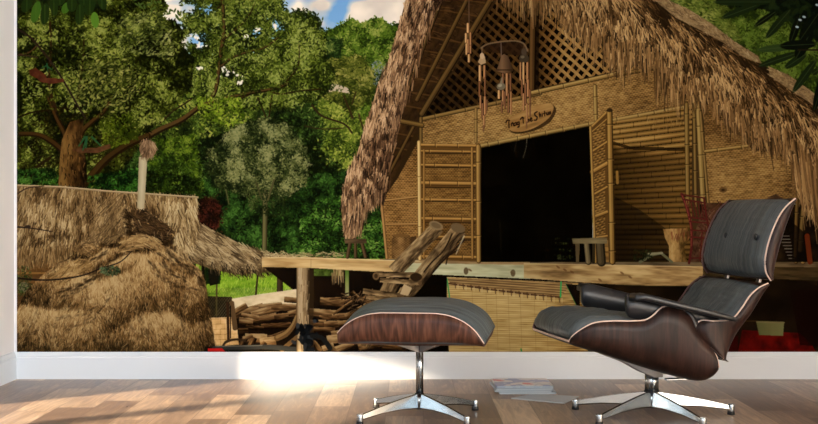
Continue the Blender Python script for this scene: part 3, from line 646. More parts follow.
ch(517, 124.2, [[(2.2, -2), (.2, -1.6), (.6, .8), (2.4, .2)], [(2.4, -2), (2.4, 3), (.6, 3.4)]], .9, 1.)  # g
ell(518.6, 126.8, .9, .9, 0, ink)
ch(522, 120.4, [[(-1.6, -1.4), (.2, -3), (1.8, -1.8)], [(.8, -2.6), (1.4, 3)]], 1, 1.1)        # T
ch(527, 120.6, [[(.2, -3.4), (.4, 2)], [(.4, 0), (1.8, -1), (2, 2)]], .9, 1.)                      # h
ch(530, 119.8, [[(.2, .4), (2, -.6), (1, -2), (0, .4), (1.4, 2), (2.6, 1.2)]], .9, 1.)           # e
ch(534.5, 117, [[(2.6, -4.6), (.2, -3.6), (.8, -1), (2.6, .6), (1.8, 3.4), (-.4, 3)]], 1, 1.2)    # S
ch(539, 115.4, [[(.2, -3.2), (.5, 2)], [(.4, 0), (1.6, -1), (2, 2)]], .9, 1.)                      # h
ch(542, 114.8, [[(.2, -1), (.4, 1.8)]], .9, 1.)
ch(543.6, 114.6, [[(1, -3.4), (1.2, 1.8)], [(-.2, -1), (2.2, -1.2)]], .9, 1.)
ch(546.4, 114.2, [[(.2, -1.6), (.4, .8), (1.8, .6), (2, -1.6)], [(2, -1.6), (2.4, 1.2)]], .9, 1.)
ch(549.4, 113.4, [[(.2, 1.4), (.2, -1.2), (1.2, -1.6), (1.5, 1.2)]], .8, 1.)

# ---- roof thatch
part('roof_thatch')
LT1 = [(430, -70), (412, -24), (402, 14), (396, 36), (388, 62), (380, 78), (374, 100), (364, 128), (358, 152), (348, 172), (343, 190), (341, 206), (344, 236), (352, 240), (362, 232), (366, 214), (378, 204), (385, 200), (388, 176), (390, 152), (397, 132), (404, 108), (408, 84), (413, 62), (420, 44), (431, 20), (446, -4), (470, -70)]
TC = [(34, 22, 14), (78, 56, 38), (124, 96, 68), (166, 136, 102), (206, 178, 144)]
poly(LT1, lambda X, Y: ramp([(46, 32, 20), (92, 70, 46), (128, 100, 70)], fbm(X*1.6, Y*.6, 6, 6, 3)))
def a1(x, y): return 1.78 if y < 90 else 1.68
def edge_lit(x, y):
    xo = np.interp(y, [-70, 14, 36, 78, 128, 172, 206, 240], [430, 402, 396, 380, 364, 348, 341, 344]); return .12-np.clip((x-xo)/55, 0, .8)*.42
strokes(LT1, 4300, a1, 8, 1.2, TC, seed=4, sc=5, jit=.22, con=1.6, lit=edge_lit, bias=.02)
strokes([(341, 196), (385, 196), (384, 203), (372, 206), (360, 236), (345, 240)], 150, lambda x, y: 1.6, 13, 1.1, TC, sc=5, jit=.08, lit=lambda x, y: -.1+0*x)
for (x, y) in [(431, 20), (427, 32), (422, 44), (418, 54), (414, 64), (411, 76), (408, 88), (405, 100), (402, 112), (398, 124), (394, 140), (390, 156), (388, 168), (388, 182)]:
    for k in range(7): 
        xx = x+rnd.uniform(-4, 3); y0 = y+rnd.uniform(-9, 5)
        line((xx, y0), (xx-1.5+rnd.gauss(0, 1), y0+rnd.uniform(7, 13)), 1.4, .6, ramp(TC, rnd.uniform(.15, .8)).astype(np.float32), .95)
# main slope to the right
RT = [(545, -70), (600, -70), (640, -24), (656, 0), (684, 14), (711, 29), (740, 50), (762, 64), (790, 82), (818, 100), (905, 156), (905, 262), (835, 250), (800, 205), (793, 165), (774, 152), (752, 150), (742, 136), (730, 132), (720, 112), (706, 104), (690, 96), (664, 84), (655, 60), (634, 66), (614, 70), (603, 46), (585, 40), (566, 28), (552, 8)]
poly(RT, lambda X, Y: ramp([(22, 15, 7), (50, 36, 18), (80, 60, 34)], fbm(X*1.2, Y*.6, 7, 9, 3)))
def a2(x, y):
    top = np.interp(x, [600, 656, 711, 762, 818, 905], [-40, 0, 29, 64, 100, 156]); d = y-top
    return float(np.clip(.62+d/62, .62, 1.5))
def lit2(x, y):
    top = np.interp(x, [600, 656, 711, 762, 818, 905], [-40, 0, 29, 64, 100, 156]); d = y-top
    return -.16+np.clip((d-12)/80, -.1, .26)
T2 = [(34, 24, 12), (76, 56, 30), (116, 90, 54), (154, 126, 82), (190, 164, 118)]
strokes(RT, 7000, a2, 11, 1.15, T2, seed=9, sc=6, jit=.24, con=1.7, lit=lit2, sy=1)
FR = [(552, 8, 14), (560, 20, 16), (570, 30, 18), (580, 38, 20), (590, 42, 22), (600, 46, 24), (608, 56, 26), (616, 62, 24), (624, 62, 26), (632, 60, 24), (642, 62, 22), (652, 64, 24), (660, 78, 30), (668, 88, 26), (678, 92, 26), (688, 98, 20), (698, 100, 16), (708, 104, 18), (718, 112, 22), (726, 120, 24), (736, 124, 20), (746, 130, 22), (756, 138, 20), (766, 144, 18), (776, 146, 22), (788, 152, 26), (796, 162, 50), (804, 172, 70), (812, 176, 76), (822, 180, 80), (835, 190, 70), (860, 200, 70), (885, 210, 60)]
for (x, y, L) in FR:
    for k in range(34):
        xx = x+rnd.uniform(-6, 6); y0 = y+rnd.uniform(-22, 4); l = L*rnd.uniform(.25, 1.); dxx = l*(.12 if x > 690 else .0)+rnd.gauss(0, 1.5)
        line((xx, y0), (xx+dxx, y0+l), rnd.uniform(.9, 1.7), .5, ramp(T2, rnd.gauss(.5, .26)).astype(np.float32), .9)
# tuft at the ridge, over the lattice
for k in range(230):
    x = rnd.uniform(497, 552); y0 = rnd.uniform(-50, 2); e = 30 if 514 < x < 545 else (24 if x > 508 else 12)
    l = rnd.uniform(14, 34); y1 = min(y0+l, e+rnd.uniform(-14, 2))
    if y1 > y0: line((x, y0), (x+rnd.gauss(0, 1.2), y1), 1.3, .5, ramp(T2, rnd.gauss(.45, .22)).astype(np.float32), .9)
poly([(440, -70), (640, -70), (600, -30), (548, 0), (500, -6), (470, -20)], lambda X, Y: ramp([(30, 21, 10), (86, 64, 34)], fbm(X*1.2, Y*.6, 7, 9, 3)))
strokes([(440, -70), (640, -70), (600, -20), (556, 6), (500, -4), (470, -20)], 900, lambda x, y: 1.6-(x-540)*.004, 16, 1.3, T2, seed=9, sc=7, jit=.2, con=1.2, bias=-.06)
# far side of the roof, a paler band along the top
part('far_roof_thatch')
FB = [(650, -4), (668, 0), (690, 10), (712, 24), (735, 42), (758, 56), (762, 64), (745, 58), (722, 42), (700, 30), (676, 18)]
FB2 = [(768, 66), (790, 76), (818, 96), (905, 150), (905, 162), (818, 108), (790, 90), (770, 76)]
for F in (FB, FB2):
    poly(F, lambda X, Y: ramp([(104, 84, 56), (150, 126, 90), (184, 160, 122)], fbm(X*2, Y*2, 4, 9, 3)))
    strokes(F, 330, lambda x, y: .62, 6, 1.0, [(100, 80, 54), (154, 130, 96), (196, 174, 138)], sc=4, jit=.35)

# ---- things on the platform
part('wooden_stool')
SD = [(34, 22, 12), (66, 48, 30), (92, 72, 48)]
pole((350, 243), (347.5, 257), 3.6, SD); pole((355.5, 243), (355.5, 257), 3.2, SD); pole((362, 243), (365.5, 257), 3.6, SD)
poly([(344.5, 239), (366, 239), (367, 243.5), (345, 243.5)], wood(0, [(44, 32, 20), (84, 66, 44), (112, 92, 64)], 1, 3))
part('wooden_stool#2')
poly([(575, 240), (580, 240), (579, 262), (576, 262)], (78, 66, 42)); 
pole((586.5, 242), (588.5, 262), 6, [(38, 30, 18), (96, 84, 56), (120, 106, 74)]); pole((600, 242), (601.5, 262), 9, [(30, 24, 14), (64, 54, 34), (84, 72, 48)]); pole((593.5, 242), (593.5, 262), 3, [(20, 16, 8), (40, 32, 18), (50, 40, 24)])
poly([(572, 238.5), (607, 237.5), (607.5, 243.5), (573, 244)], wood(0, [(58, 50, 32), (98, 86, 58), (124, 112, 80)], 1, 5))
part('woven_basket')
poly([(393.5, 235), (409, 234.5), (412, 240), (410.5, 258.5), (392, 258.5), (391.5, 242)], lambda X, Y: ramp([(62, 42, 20), (106, 78, 42), (144, 112, 66)], .62-np.abs(X-400)/22+.2*np.sin(Y*2.6)*np.sin(X*2)+(noise(X, Y, 3, 3)-.5)*.4))
ell(401, 235.5, 8, 1.8, 0, (96, 70, 36)); poly([(411, 237), (416.5, 236), (416.5, 252), (411, 256)], (60, 42, 22))
part('wooden_mortar')
poly([(663, 229), (691, 228), (689, 240), (684, 247), (687, 262), (669, 262), (669, 246), (665, 238)], lambda X, Y: ramp([(60, 44, 18), (108, 82, 42), (144, 114, 66), (170, 140, 88)], .78-np.abs(X-672)/22+(fbm(X*1.8, Y*.8, 4, 3, 3)-.5)*.8-np.exp(-((X-683)**2+(Y-246)**2)/22)*.4))
strokes(rect(668, 231, 690, 240), 26, lambda x, y: 1.57, 6, .8, [(70, 34, 20), (120, 70, 44)], sc=4)
part('trestle')
lines([(640, 262), (652, 255), (661, 253), (672, 262)], 3, 2.4, (84, 84, 60)); lines([(648, 254), (662, 253)], 2.4, 2, (120, 118, 92)); foliage(rect(634, 250, 652, 260), [(14, 20, 8), (40, 50, 24)], .3, 1.6, base=False, seed=4)
part('rattan_bundle')
poly([(704, 203), (735, 203), (720, 262), (690, 262), (694, 235)], lambda X, Y: ramp([(50, 30, 18), (92, 64, 42), (130, 102, 74)], fbm(X, Y, 5, 4, 3)))
strokes([(704, 203), (730, 203), (712, 262), (692, 262)], 90, lambda x, y: rnd.choice([.5, -1., 1.2]), 9, 1., [(50, 22, 16), (96, 50, 38), (150, 122, 92)], sc=4)
part('rattan_chair')
RR = (72, 26, 22); R2c = (110, 50, 42)
lines(smooth([(681.5, 194), (686, 206), (691, 226), (691.5, 246), (689, 263)]), 2.6, 2.4, RR); lines(smooth([(681.5, 194), (686, 206), (690.6, 226), (691, 246)]), 1, .9, R2c)
lines([(704, 198.5), (706, 214), (709, 230)], 2, 2, RR)
for (a, b) in [((682, 194.5), (704, 198)), ((684, 199.5), (705, 203)), ((689, 217), (706, 219.5)), ((690, 221.5), (708, 223)), ((690.5, 230), (708, 231)), ((691, 237), (706, 238))]: line(a, b, 1.5, 1.5, RR)
for i in range(5): line((687+i*3.6, 199.5+i*.6), (690.5+i*3.4, 218+i*.3), 1.2, 1.2, RR)
line((690, 258), (704, 258), 1.2, 1.2, RR); line((702, 232), (700, 260), 1.4, 1.4, RR)
part('dark_bundle_on_rail')
poly([(764, 204), (768, 197), (776, 194), (784, 199), (788, 205)], lambda X, Y: ramp([(34, 22, 14), (72, 52, 34), (100, 78, 54)], fbm(X, Y, 4, 4, 3)))
part('folding_fan_rack')
for i in range(8): line((779+i*1.4, 236+i*3.2), (789+i*.8, 236+i*3.2), .8, .8, (130, 126, 116), .8)
poly([(792, 222), (806, 234), (806, 262), (792, 262)], (14, 9, 5), .8)
line((807, 236), (810, 262), 5, 5, (84, 34, 14))
# ---- leaning log ladder
part('log_ladder')
def trunk(p, q, w0, w1, seed, k=.5):
    sub('log_ladder', 'rail' if w0 > 8 else 'rung')
    dx, dy = q[0]-p[0], q[1]-p[1]; L = math.hypot(dx, dy); nx, ny = -dy/L, dx/L; a = math.atan2(dy, dx)
    poly([(p[0]-nx*w0/2, p[1]-ny*w0/2), (p[0]+nx*w0/2, p[1]+ny*w0/2), (q[0]+nx*w1/2, q[1]+ny*w1/2), (q[0]-nx*w1/2, q[1]-ny*w1/2)],
         lambda X, Y: ramp([(34, 22, 12), (80, 60, 36), (124, 98, 64), (162, 134, 94)], k+((X-p[0])*nx+(Y-p[1])*ny)/w0*.55+(fbm((X*math.cos(a)+Y*math.sin(a))*.35, (-X*math.sin(a)+Y*math.cos(a))*1.5, 3, seed, 3)-.5)*1.2))
trunk((395, 277), (362, 345), 15, 17, 3, .42); trunk((406, 290), (384, 330), 12, 12, 4, .4)
trunk((460, 229), (398, 304), 15, 15, 5, .45); ell(458, 228, 7.4, 4.6, .3, (96, 76, 50)); 
lines(smooth([(464, 240), (452, 252), (440, 264), (430, 276)]), 2.2, 1.4, (36, 22, 12)); lines(smooth([(452, 234), (444, 250), (432, 262), (424, 272)]), 1.6, 1.4, (40, 26, 14)); lines([(458, 250), (448, 256), (446, 264)], 1.6, 1.2, (34, 20, 10))
line((464, 236), (456, 254), 1.6, 1, (196, 184, 154), .6)
trunk((438, 227), (394, 272), 14, 15, 6, .55); ell(436, 225.6, 7.4, 4.2, .35, (120, 98, 66)); ell(436, 225.4, 5, 2.6, .35, (96, 76, 50))
def bar(p, q, w, seed):
    trunk(p, q, w, w, seed, .55); ell(q[0], q[1], w*.4, w*.5, 0, (84, 62, 38))
bar((376, 274), (416, 275), 5.4, 7); bar((380, 280), (420, 283), 4.6, 8); ell(376, 276, 3.4, 4, 0, (100, 76, 48)); ell(376, 276, 1.8, 2.2, 0, (56, 38, 20))
ell(416, 277, 6, 4, 0, (40, 26, 14)); bar((363, 291), (399, 296), 5.4, 9); bar((366, 297), (410, 301), 4.4, 10); 
poly([(404, 284), (412, 288), (408, 296), (400, 294)], (172, 146, 108))

# ---- chimes hanging in front
part('gourd_chime')
G = [(52, 34, 20), (98, 68, 42), (150, 110, 72)]
poly([(482, 47), (488, 44), (503, 42), (521, 42), (527, 50), (524, 56), (504, 54), (486, 52)], (34, 20, 10), .85)
lines(smooth([(481, 48), (488, 44), (503, 41.5), (516, 41), (524, 44), (527.5, 51)]), 1.4, 1.4, (96, 80, 58))
line((501, 43), (501.3, 56), .8, .8, (92, 78, 70)); line((482, 48), (482, 52), .8, .8, (120, 100, 76)); line((524, 46), (524, 50), .8, .8, (80, 60, 40))
CHM = ['gourd_chime']
def tube(x, y0, y1, w=2.4, c=0):
    sub(CHM[0], 'chime_tube')
    cs = [((60, 36, 22), (138, 96, 60), (182, 140, 94)), ((48, 28, 18), (100, 66, 42), (138, 98, 64)), ((84, 60, 36), (166, 126, 80), (212, 176, 124))][c]
    pole((x, y0), (x, y1), w, cs)
poly([(480, 58), (482, 52), (485, 57), (486, 63), (481, 65), (478, 62)], (158, 132, 98)); ell(482, 56, 2.2, 3, 0, (176, 150, 116)); 
for t in [(480, 66, 82, 2.8, 2), (484.5, 66, 78, 2.4, 0), (479.5, 82, 96, 2, 1), (485, 78, 96, 1.8, 1), (480.5, 96, 108, 2, 0), (485, 97, 114, 2.6, 0), (482.5, 104, 118, 2.4, 1), (484, 116, 127, 2.2, 0), (483.5, 126, 131, 1.2, 1), (487, 100, 110, 1.4, 1)]: tube(*t)
sub('gourd_chime', 'bell')
poly([(504, 54), (508, 56), (512, 66), (514, 71), (505, 74), (496, 71), (499, 64), (501, 56)], lambda X, Y: ramp([(46, 32, 20), (88, 66, 44), (118, 94, 68)], .7-np.abs(X-502)/14+(Y-60)*.005)); line((497, 70), (513, 70), 1, 1, (40, 26, 14))
for t in [(503, 74, 92, 2.4, 1), (507, 74, 95, 3, 0), (510.5, 74, 90, 2, 1), (505, 92, 108, 2, 1), (508.5, 94, 112, 2.4, 1), (511, 92, 114, 1.6, 0)]: tube(*t)
sub('gourd_chime', 'small_gourd')
ell(501, 86.5, 4.4, 3.6, -.2, (96, 90, 72)); line((502, 78), (501, 84), 1.4, 2.6, (110, 100, 80)); ell(500, 85.6, 2, 1.4, -.3, (146, 140, 118), .8)
for t in [(499, 91, 98, 2.6, 2), (503, 91, 104, 2.4, 0), (501.8, 102, 112, 1.8, 1)]: tube(*t)
sub('gourd_chime', 'dark_gourd')
ell(524, 58.5, 5, 4.2, 0, (52, 44, 32)); ell(524, 52, 2.8, 4, 0, (60, 50, 38)); ell(522.5, 57, 2, 1.4, 0, (96, 86, 68), .8)
for t in [(520.5, 63, 80, 2, 0), (523.5, 63, 84, 2.2, 2), (527.5, 63, 82, 2.6, 0), (522, 80, 96, 2, 1), (525.5, 84, 104, 2.4, 1), (528, 80, 96, 2.4, 0), (523.5, 94, 110, 2, 0), (530, 90, 106, 2, 1), (527, 104, 122, 1.6, 0), (530, 104, 116, 1.6, 1), (526.5, 122, 128, 1, 1)]: tube(*t)
part('bamboo_chime'); CHM[0] = 'bamboo_chime'
line((468.6, -64), (469, 24), .9, .9, (84, 66, 50))
for t in [(468, 24, 32, 2.8, 2), (466, 34, 42, 2.4, 2), (470.5, 33, 48, 2, 0), (468, 40, 52, 2.6, 0), (466.5, 44, 54, 2, 2), (470.5, 46, 53, 2, 0), (469, 55, 61.5, 2.6, 2)]: tube(*t)

# ---- twigs and leaves hanging close to the lens
part('bare_twig')
lines(smooth([(17, 29), (30, 37), (44, 53), (58, 72), (70, 92), (78, 106), (86, 119)]), 2.2, 1.6, (34, 22, 16))
lines(smooth([(17, 55), (30, 56), (38, 58)]), 1.6, 1, (44, 28, 22))
lines(smooth([(17, 227), (30, 228), (52, 231.5)]), 1.6, .8, (34, 22, 18)); ell(28, 226.5, 3, 1.4, 0, (44, 32, 24))
lines(smooth([(17, 278), (40, 280), (62, 279), (84, 275), (102, 268), (120, 262), (132, 251)]), 1.8, .9, (28, 18, 14))
foliage([(100, 268), (116, 266), (122, 272), (112, 276), (102, 274)], [(24, 34, 20), (60, 78, 46), (106, 122, 84)], .5, 1.9, base=False, seed=3)
part('orchid_log')
poly([(29, 70), (36, 68), (46, 75), (47, 79), (38, 79), (30, 75)], lambda X, Y: ramp([(80, 38, 22), (124, 68, 42)], fbm(X, Y, 4, 4, 2)))
poly([(38, 79), (50, 78), (64, 79), (64, 82), (52, 84), (40, 82)], lambda X, Y: ramp([(84, 40, 24), (134, 76, 50)], fbm(X, Y, 4, 4, 2)))
poly([(71, 150), (80, 148), (96, 148), (110, 144), (111, 148), (98, 153), (80, 153)], lambda X, Y: ramp([(84, 52, 30), (142, 100, 66)], fbm(X, Y, 4, 4, 2)))
for (a, b) in [((85, 137), (79, 146)), ((87, 137), (83, 150)), ((92, 137), (101, 146)), ((87, 138), (86, 148))]: line(a, b, 2, 1.2, (52, 110, 66))
for (a, b) in [((47, 64), (48, 72)), ((46, 66), (42, 68)), ((48, 67), (52, 70))]: line(a, b, 1.6, 1, (42, 96, 56))
part('hanging_leaves')
GL = [(26, 40, 12), (52, 84, 22), (74, 112, 30)]
foliage([(17, -64), (110, -64), (106, 8), (60, 6), (17, 4)], [(12, 16, 5), (26, 34, 10), (44, 60, 16)], .2, 5, base=True, cl=10, seed=61, ang=1.4)
for (x, y, rx, ry, a, c) in [(36, 12, 4.5, 11, .25, 1), (45, 14, 4.5, 11, .1, 0), (54, 6, 4, 10, -.1, 0), (80, 14, 4.5, 11, .1, 0), (95, 20, 4, 8, -.1, 2), (90, 6, 5, 10, .3, 0), (66, 8, 4, 6, .5, 1), (27, 4, 5, 9, .4, 0), (102, 2, 4, 8, -.3, 0), (72, 4, 5, 8, 0, 0), (60, -2, 6, 8, .3, 0), (84, -2, 6, 8, 0, 0)]:
    ell(x, y, rx, ry, a, GL[c]); line((x, y-ry*.8), (x, y+ry*.8), .6, .4, (70, 96, 34), .6)
for (x, y, s) in [(140, 3, 1), (150, 6, 1), (172, 14, 1), (178, 20, 1), (152, 0, 1)]:
    for k in range(5): ell(x+rnd.gauss(0, 3), y+rnd.gauss(0, 3), 2.4, .9, rnd.random()*3, (60, 78, 30))
part('dark_hanging_foliage')
DG = [(12, 16, 8), (22, 32, 14), (40, 56, 26)]
foliage([(722, -64), (905, -64), (905, 60), (818, 40), (800, 26), (770, 10), (738, 6), (716, 2)], [(8, 12, 6), (16, 24, 10), (28, 40, 18)], .12, 6, base=True, cl=12, seed=63, bias=-.1)
def leaf(x0, y0, x1, y1, w, c):
    a = math.atan2(y1-y0, x1-x0); L = math.hypot(x1-x0, y1-y0)
    ell((x0+x1)/2, (y0+y1)/2, L/2, w, a, DG[c]); line((x0, y0), (x1, y1), .6, .4, (58, 72, 40), .7)
for t in [(760, 4, 722, 18, 4, 1), (770, 2, 714, 2, 4, 1), (790, 10, 766, 38, 4, 1), (800, 16, 790, 44, 4, 0), (798, 46, 757, 50, 3.6, 2), (800, 52, 759, 66, 3.6, 1), (806, 54, 785, 68, 4, 1), (816, 60, 793, 92, 4, 1), (818, 70, 812, 74, 3, 1), (812, 30, 796, 58, 6, 0), (818, 14, 800, 40, 6, 0), (830, 60, 814, 110, 5, 0), (850, 40, 836, 90, 6, 1), (775, 12, 755, 26, 3, 0), (816, 44, 780, 46, 5, 0)]: leaf(*t)
for (x, y) in [(817, 5), (804, 17), (800, 20), (797, 27)]: ell(x, y, 1.8, 1.1, .3, (170, 190, 206), .9)
line((818, 50), (798, 50), 2, 1.4, (30, 24, 14))

# ---- balance of the print, region by region (ink densities)
GRADE = {'big_broadleaf_tree': (.84, .82, .66, 1.18), 'spreading_tree': (.82, .86, .76, 1.22), 'pale_leaved_tree': (.76, .78, .74, 1.18), 'rounded_tree': (.90, .84, .80, 1.12),
 'wooded_slope': (.95, .87, .95, 1.08), 'orchid_log': (.72, .70, .66, 1.1), 'rattan_bundle': (.8, .8, .8, 1.1), 'straw_capped_pole': (.92, .9, .88, 1.0), 'red_leaved_shrub': (.66, .62, .6, 1.1), 'leafy_branches': (.88, .86, .86, 1.1), 'woven_front_panel': (.93, .93, .94, 1.08), 'woven_side_panel': (.92, .88, .86, 1.05),
 'door_leaf': (.96, .94, .90, 1.08), 'door_leaf#2': (1., .96, .9, 1.05), 'gable_lattice': (.90, .86, .80, 1.05), 'haystack': (.93, .91, .90, 1.16), 'thatched_shed': (.92, .90, .90, 1.12), 'split_firewood': (.84, .84, .86, 1.2), 'oval_signboard': (.84, .84, .82, 1.1), 'far_roof_thatch': (.86, .86, .84, 1.1),
 'roof_thatch': (1.0, .94, .90, 1.05), 'reed_blind': (.97, .95, .9, 1.05), 'bamboo_slat_wall': (.95, .92, .85, 1.05), 'bamboo_pole': (.98, .95, .9, 1.03)}
for k_ in ('woven_front_panel', 'woven_side_panel', 'door_leaf', 'door_leaf#2', 'bamboo_pole', 'bamboo_slat_wall', 'roof_thatch', 'gable_lattice', 'deck_edge_beam', 'reed_blind', 'split_firewood', 'log_ladder', 'thatched_shed', 'haystack', 'roof_rafter'):
    m_ = family(k_); c_ = CAN[m_]; l_ = c_.mean(1, keepdims=True)
    CAN[m_] = (c_+(l_-c_)*.07)*np.array([.98, 1.0, .98], np.float32)
CAN[IDM == PARTS.index('dark_doorway')] *= .45
for k_, (gr, gg, gb, gm) in GRADE.items():
    m_ = family(k_)
    CAN[m_] = np.clip(CAN[m_], 0, 1)**gm*np.array([gr, gg, gb], np.float32)
# ---- which regions of the print belong together: 'part', or 'part>sub-part'
HIER = [
 ('sky', 'printed blue sky with cream clouds'),
 ('wooded_slope', 'dark green wooded slope'),
 ('rounded_tree', 'bright green rounded tree crown beside the hut roof'),
 ('spreading_tree', 'tall spreading tree with a brown forked trunk'),
 ('pale_leaved_tree', 'small pale grey-green tree on a thin trunk'),
 ('big_broadleaf_tree', 'dark broadleaf tree with a thick trunk at the left'),
 ('red_leaved_shrub', 'dark red shrub beside the shed roof'),
 ('lawn', 'strip of bright green grass'), ('sand_path', 'pale sandy path'), ('brick_wall', 'low orange brick wall'), ('dark_thicket', None), 
 ('thatched_shed', 'low shed with a straw roof'), ('thatched_shed>shed_wall', None), ('thatched_shed>bamboo_ridge_pole', None),
 ('straw_capped_pole', 'white pole topped with a ball of straw'), ('haystack', 'big brown haystack'),
 ('leafy_branches', 'green branches above the right roof slope'),
 ('woven_front_panel', 'bamboo hut front of woven matting'),
 ('woven_front_panel>roof_thatch', 'shaggy brown roof thatch'), ('woven_front_panel>far_roof_thatch', 'paler thatch along the top of the roof'), ('woven_front_panel>hut_roof_underside', None), 
 ('woven_front_panel>gable_lattice', None), ('woven_front_panel>gable_post', None), ('woven_front_panel>woven_side_panel', None),
 ('woven_front_panel>dark_doorway', 'black open doorway'), ('woven_front_panel>bamboo_slat_wall', None), ('woven_front_panel>door_leaf', 'left door leaf, seen flat'), ('woven_front_panel>door_leaf#2', 'right door leaf, seen on the slant'),
 ('woven_front_panel>oval_signboard', 'oval wooden signboard with dark lettering'), ('woven_front_panel>dark_space_beside_hut', None),
 ('deck_edge_beam', 'wooden platform edge beam'), ('deck_edge_beam>log_platform_post', None), ('deck_edge_beam>dark_space_under_deck+dark_space_beside_deck', None),
 ('deck_edge_beam>reed_blind', 'straw coloured reed blind hung under the platform'),
 ('split_firewood', 'heap of split firewood'), ('black_plastic_bundle', None), ('cable_coil', None), ('dark_tarpaulin', None), ('red_bowl', None),
 ('red_crates', 'dark red crates under the platform'), ('plastic_bucket', None),
 ('wooden_stool', 'small dark stool at the left end of the platform'), ('wooden_stool#2', 'grey stool beside the doorway'), ('woven_basket', None), ('wooden_mortar', 'waisted wooden mortar'), ('trestle', None),
 ('rattan_bundle', None), ('rattan_chair', 'dark red rattan chair'), ('dark_bundle_on_rail', None), ('folding_fan_rack', None), ('log_ladder', 'ladder of two thick leaning logs'),
 ('gourd_chime', 'bamboo wind chime with a bell on a ring'), ('bamboo_chime', 'slim bamboo wind chime on a cord'), ('bare_twig', None), ('orchid_log', None), ('hanging_leaves', None), ('dark_hanging_foliage', None),
]
for par_, nm_ in SUBS:
    c_ = int((IDM == PARTS.index(nm_)).sum())
    if c_ < 24: IDM[IDM == PARTS.index(nm_)] = PARTS.index(par_)
    else: HIER.append((par_+'>'+nm_, None))
KIND = {'woven_front_panel': 'bamboo_hut', 'deck_edge_beam': 'wooden_platform', 'hut_roof_underside': 'roof_underside', 'split_firewood': 'firewood_pile'}
WORLD_S, SUN_E, AREA_E, AREA2_E, EXPO, SUN_EL, SUN_CUT_Z = .85, 30.0, 38.0, 47.0, 0.0, 10.5, .45
import bpy, bmesh
from mathutils import Vector, Matrix
SC = bpy.context.scene
COL = SC.collection
FPX, HC_, WALL = 1240.0, 0.776, 5.77       # focal length in pixels, eye height, distance of the mural wall

def tag(o, label=None, cat=None, group=None, kind=None):
    if label: o['label'] = label
    if cat: o['category'] = cat
    if group: o['group'] = group
    if kind: o['kind'] = kind
    return o
def link(name, me, parent=None, mat=None):
    o = bpy.data.objects.new(name, me); COL.objects.link(o)
    if parent: o.parent = parent
    if mat: me.materials.append(mat)
    return o
def empty(name, loc=(0, 0, 0), rz=0):
    o = bpy.data.objects.new(name, None); COL.objects.link(o); o.location = loc; o.rotation_euler[2] = rz
    o.empty_display_size = .1
    return o
def from_bm(name, bm, mat, parent=None, smooth_=True, bevel=0, sub=0, solid=0, loc=None, ang=None):
    bmesh.ops.recalc_face_normals(bm, faces=bm.faces)
    me = bpy.data.meshes.new(name); bm.to_mesh(me); bm.free()
    for p in me.polygons: p.use_smooth = smooth_
    o = link(name, me, parent, mat)
    if solid:
        m = o.modifiers.new('thick', 'SOLIDIFY'); m.thickness = solid; m.offset = 0
    if bevel:
        m = o.modifiers.new('round', 'BEVEL'); m.width = bevel; m.segments = 3; m.limit_method = 'ANGLE'; m.angle_limit = .6
    if sub:
        m = o.modifiers.new('sub', 'SUBSURF'); m.levels = sub; m.render_levels = sub
    if loc: o.location = loc
    return o
def box(bm, x0, x1, y0, y1, z0, z1):
    v = [bm.verts.new(p) for p in [(x0, y0, z0), (x1, y0, z0), (x1, y1, z0), (x0, y1, z0), (x0, y0, z1), (x1, y0, z1), (x1, y1, z1), (x0, y1, z1)]]
    for f in [(0, 3, 2, 1), (4, 5, 6, 7), (0, 1, 5, 4), (1, 2, 6, 5), (2, 3, 7, 6), (3, 0, 4, 7)]: bm.faces.new([v[i] for i in f])
def loft(bm, rings, cap=True, closed=True):
    R = [[bm.verts.new(p) for p in r] for r in rings]; n = len(rings[0])
    for a, b in zip(R, R[1:]):
        for i in range(n if closed else n-1):
            bm.faces.new([a[i], a[(i+1) % n], b[(i+1) % n], b[i]])
    if cap and closed:
        bm.faces.new(R[0][::-1]); bm.faces.new(R[-1])
    return R
def cyl(bm, x, y, z0, z1, r0, r1=None, n=24):
    r1 = r0 if r1 is None else r1
    loft(bm, [[(x+r*math.cos(2*math.pi*i/n), y+r*math.sin(2*math.pi*i/n), z) for i in range(n)] for z, r in ((z0, r0), (z1, r1))])
def tube(bm, pts, r, n=8, closed=False):
    rings = []
    N = len(pts)
    for i, p in enumerate(pts):
        p = Vector(p); a = Vector(pts[(i-1) % N if closed else max(i-1, 0)]); b = Vector(pts[(i+1) % N if closed else min(i+1, N-1)])
        t = (b-a).normalized(); u = t.cross(Vector((0, 0, 1)))
        if u.length < .01: u = t.cross(Vector((0, 1, 0)))
        u.normalize(); v = t.cross(u)
        rings.append([tuple(p+u*r*math.cos(2*math.pi*k/n)+v*r*math.sin(2*math.pi*k/n)) for k in range(n)])
    if closed: rings.append(rings[0])
    loft(bm, rings, cap=not closed)

# ---------------------------------------------------------------- materials
def mat(name, col=(.8, .8, .8), rough=.5, metal=0., coat=0., spec=None):
    m = bpy.data.materials.new(name); m.use_nodes = True
    b = m.node_tree.nodes['Principled BSDF']
    b.inputs['Base Color'].default_value = (*col, 1); b.inputs['Roughness'].default_value = rough
    b.inputs['Metallic'].default_value = metal; b.inputs['Coat Weight'].default_value = coat
    if spec is not None: b.inputs['Specular IOR Level'].default_value = spec
    return m
def nd(m, t, **kw):
    n = m.node_tree.nodes.new(t)
    for k, v in kw.items():
        if k in n.inputs.keys(): n.inputs[k].default_value = v
        else: setattr(n, k, v)
    return n
def lk(m, a, b): m.node_tree.links.new(a, b)
def bs(m): return m.node_tree.nodes['Principled BSDF']
def ramp_node(m, stops):
    r = m.node_tree.nodes.new('ShaderNodeValToRGB'); e = r.color_ramp.elements
    while len(e) < len(stops): e.new(.5)
    for i, (p, c) in enumerate(stops): e[i].position = p; e[i].color = (*c, 1)
    return r
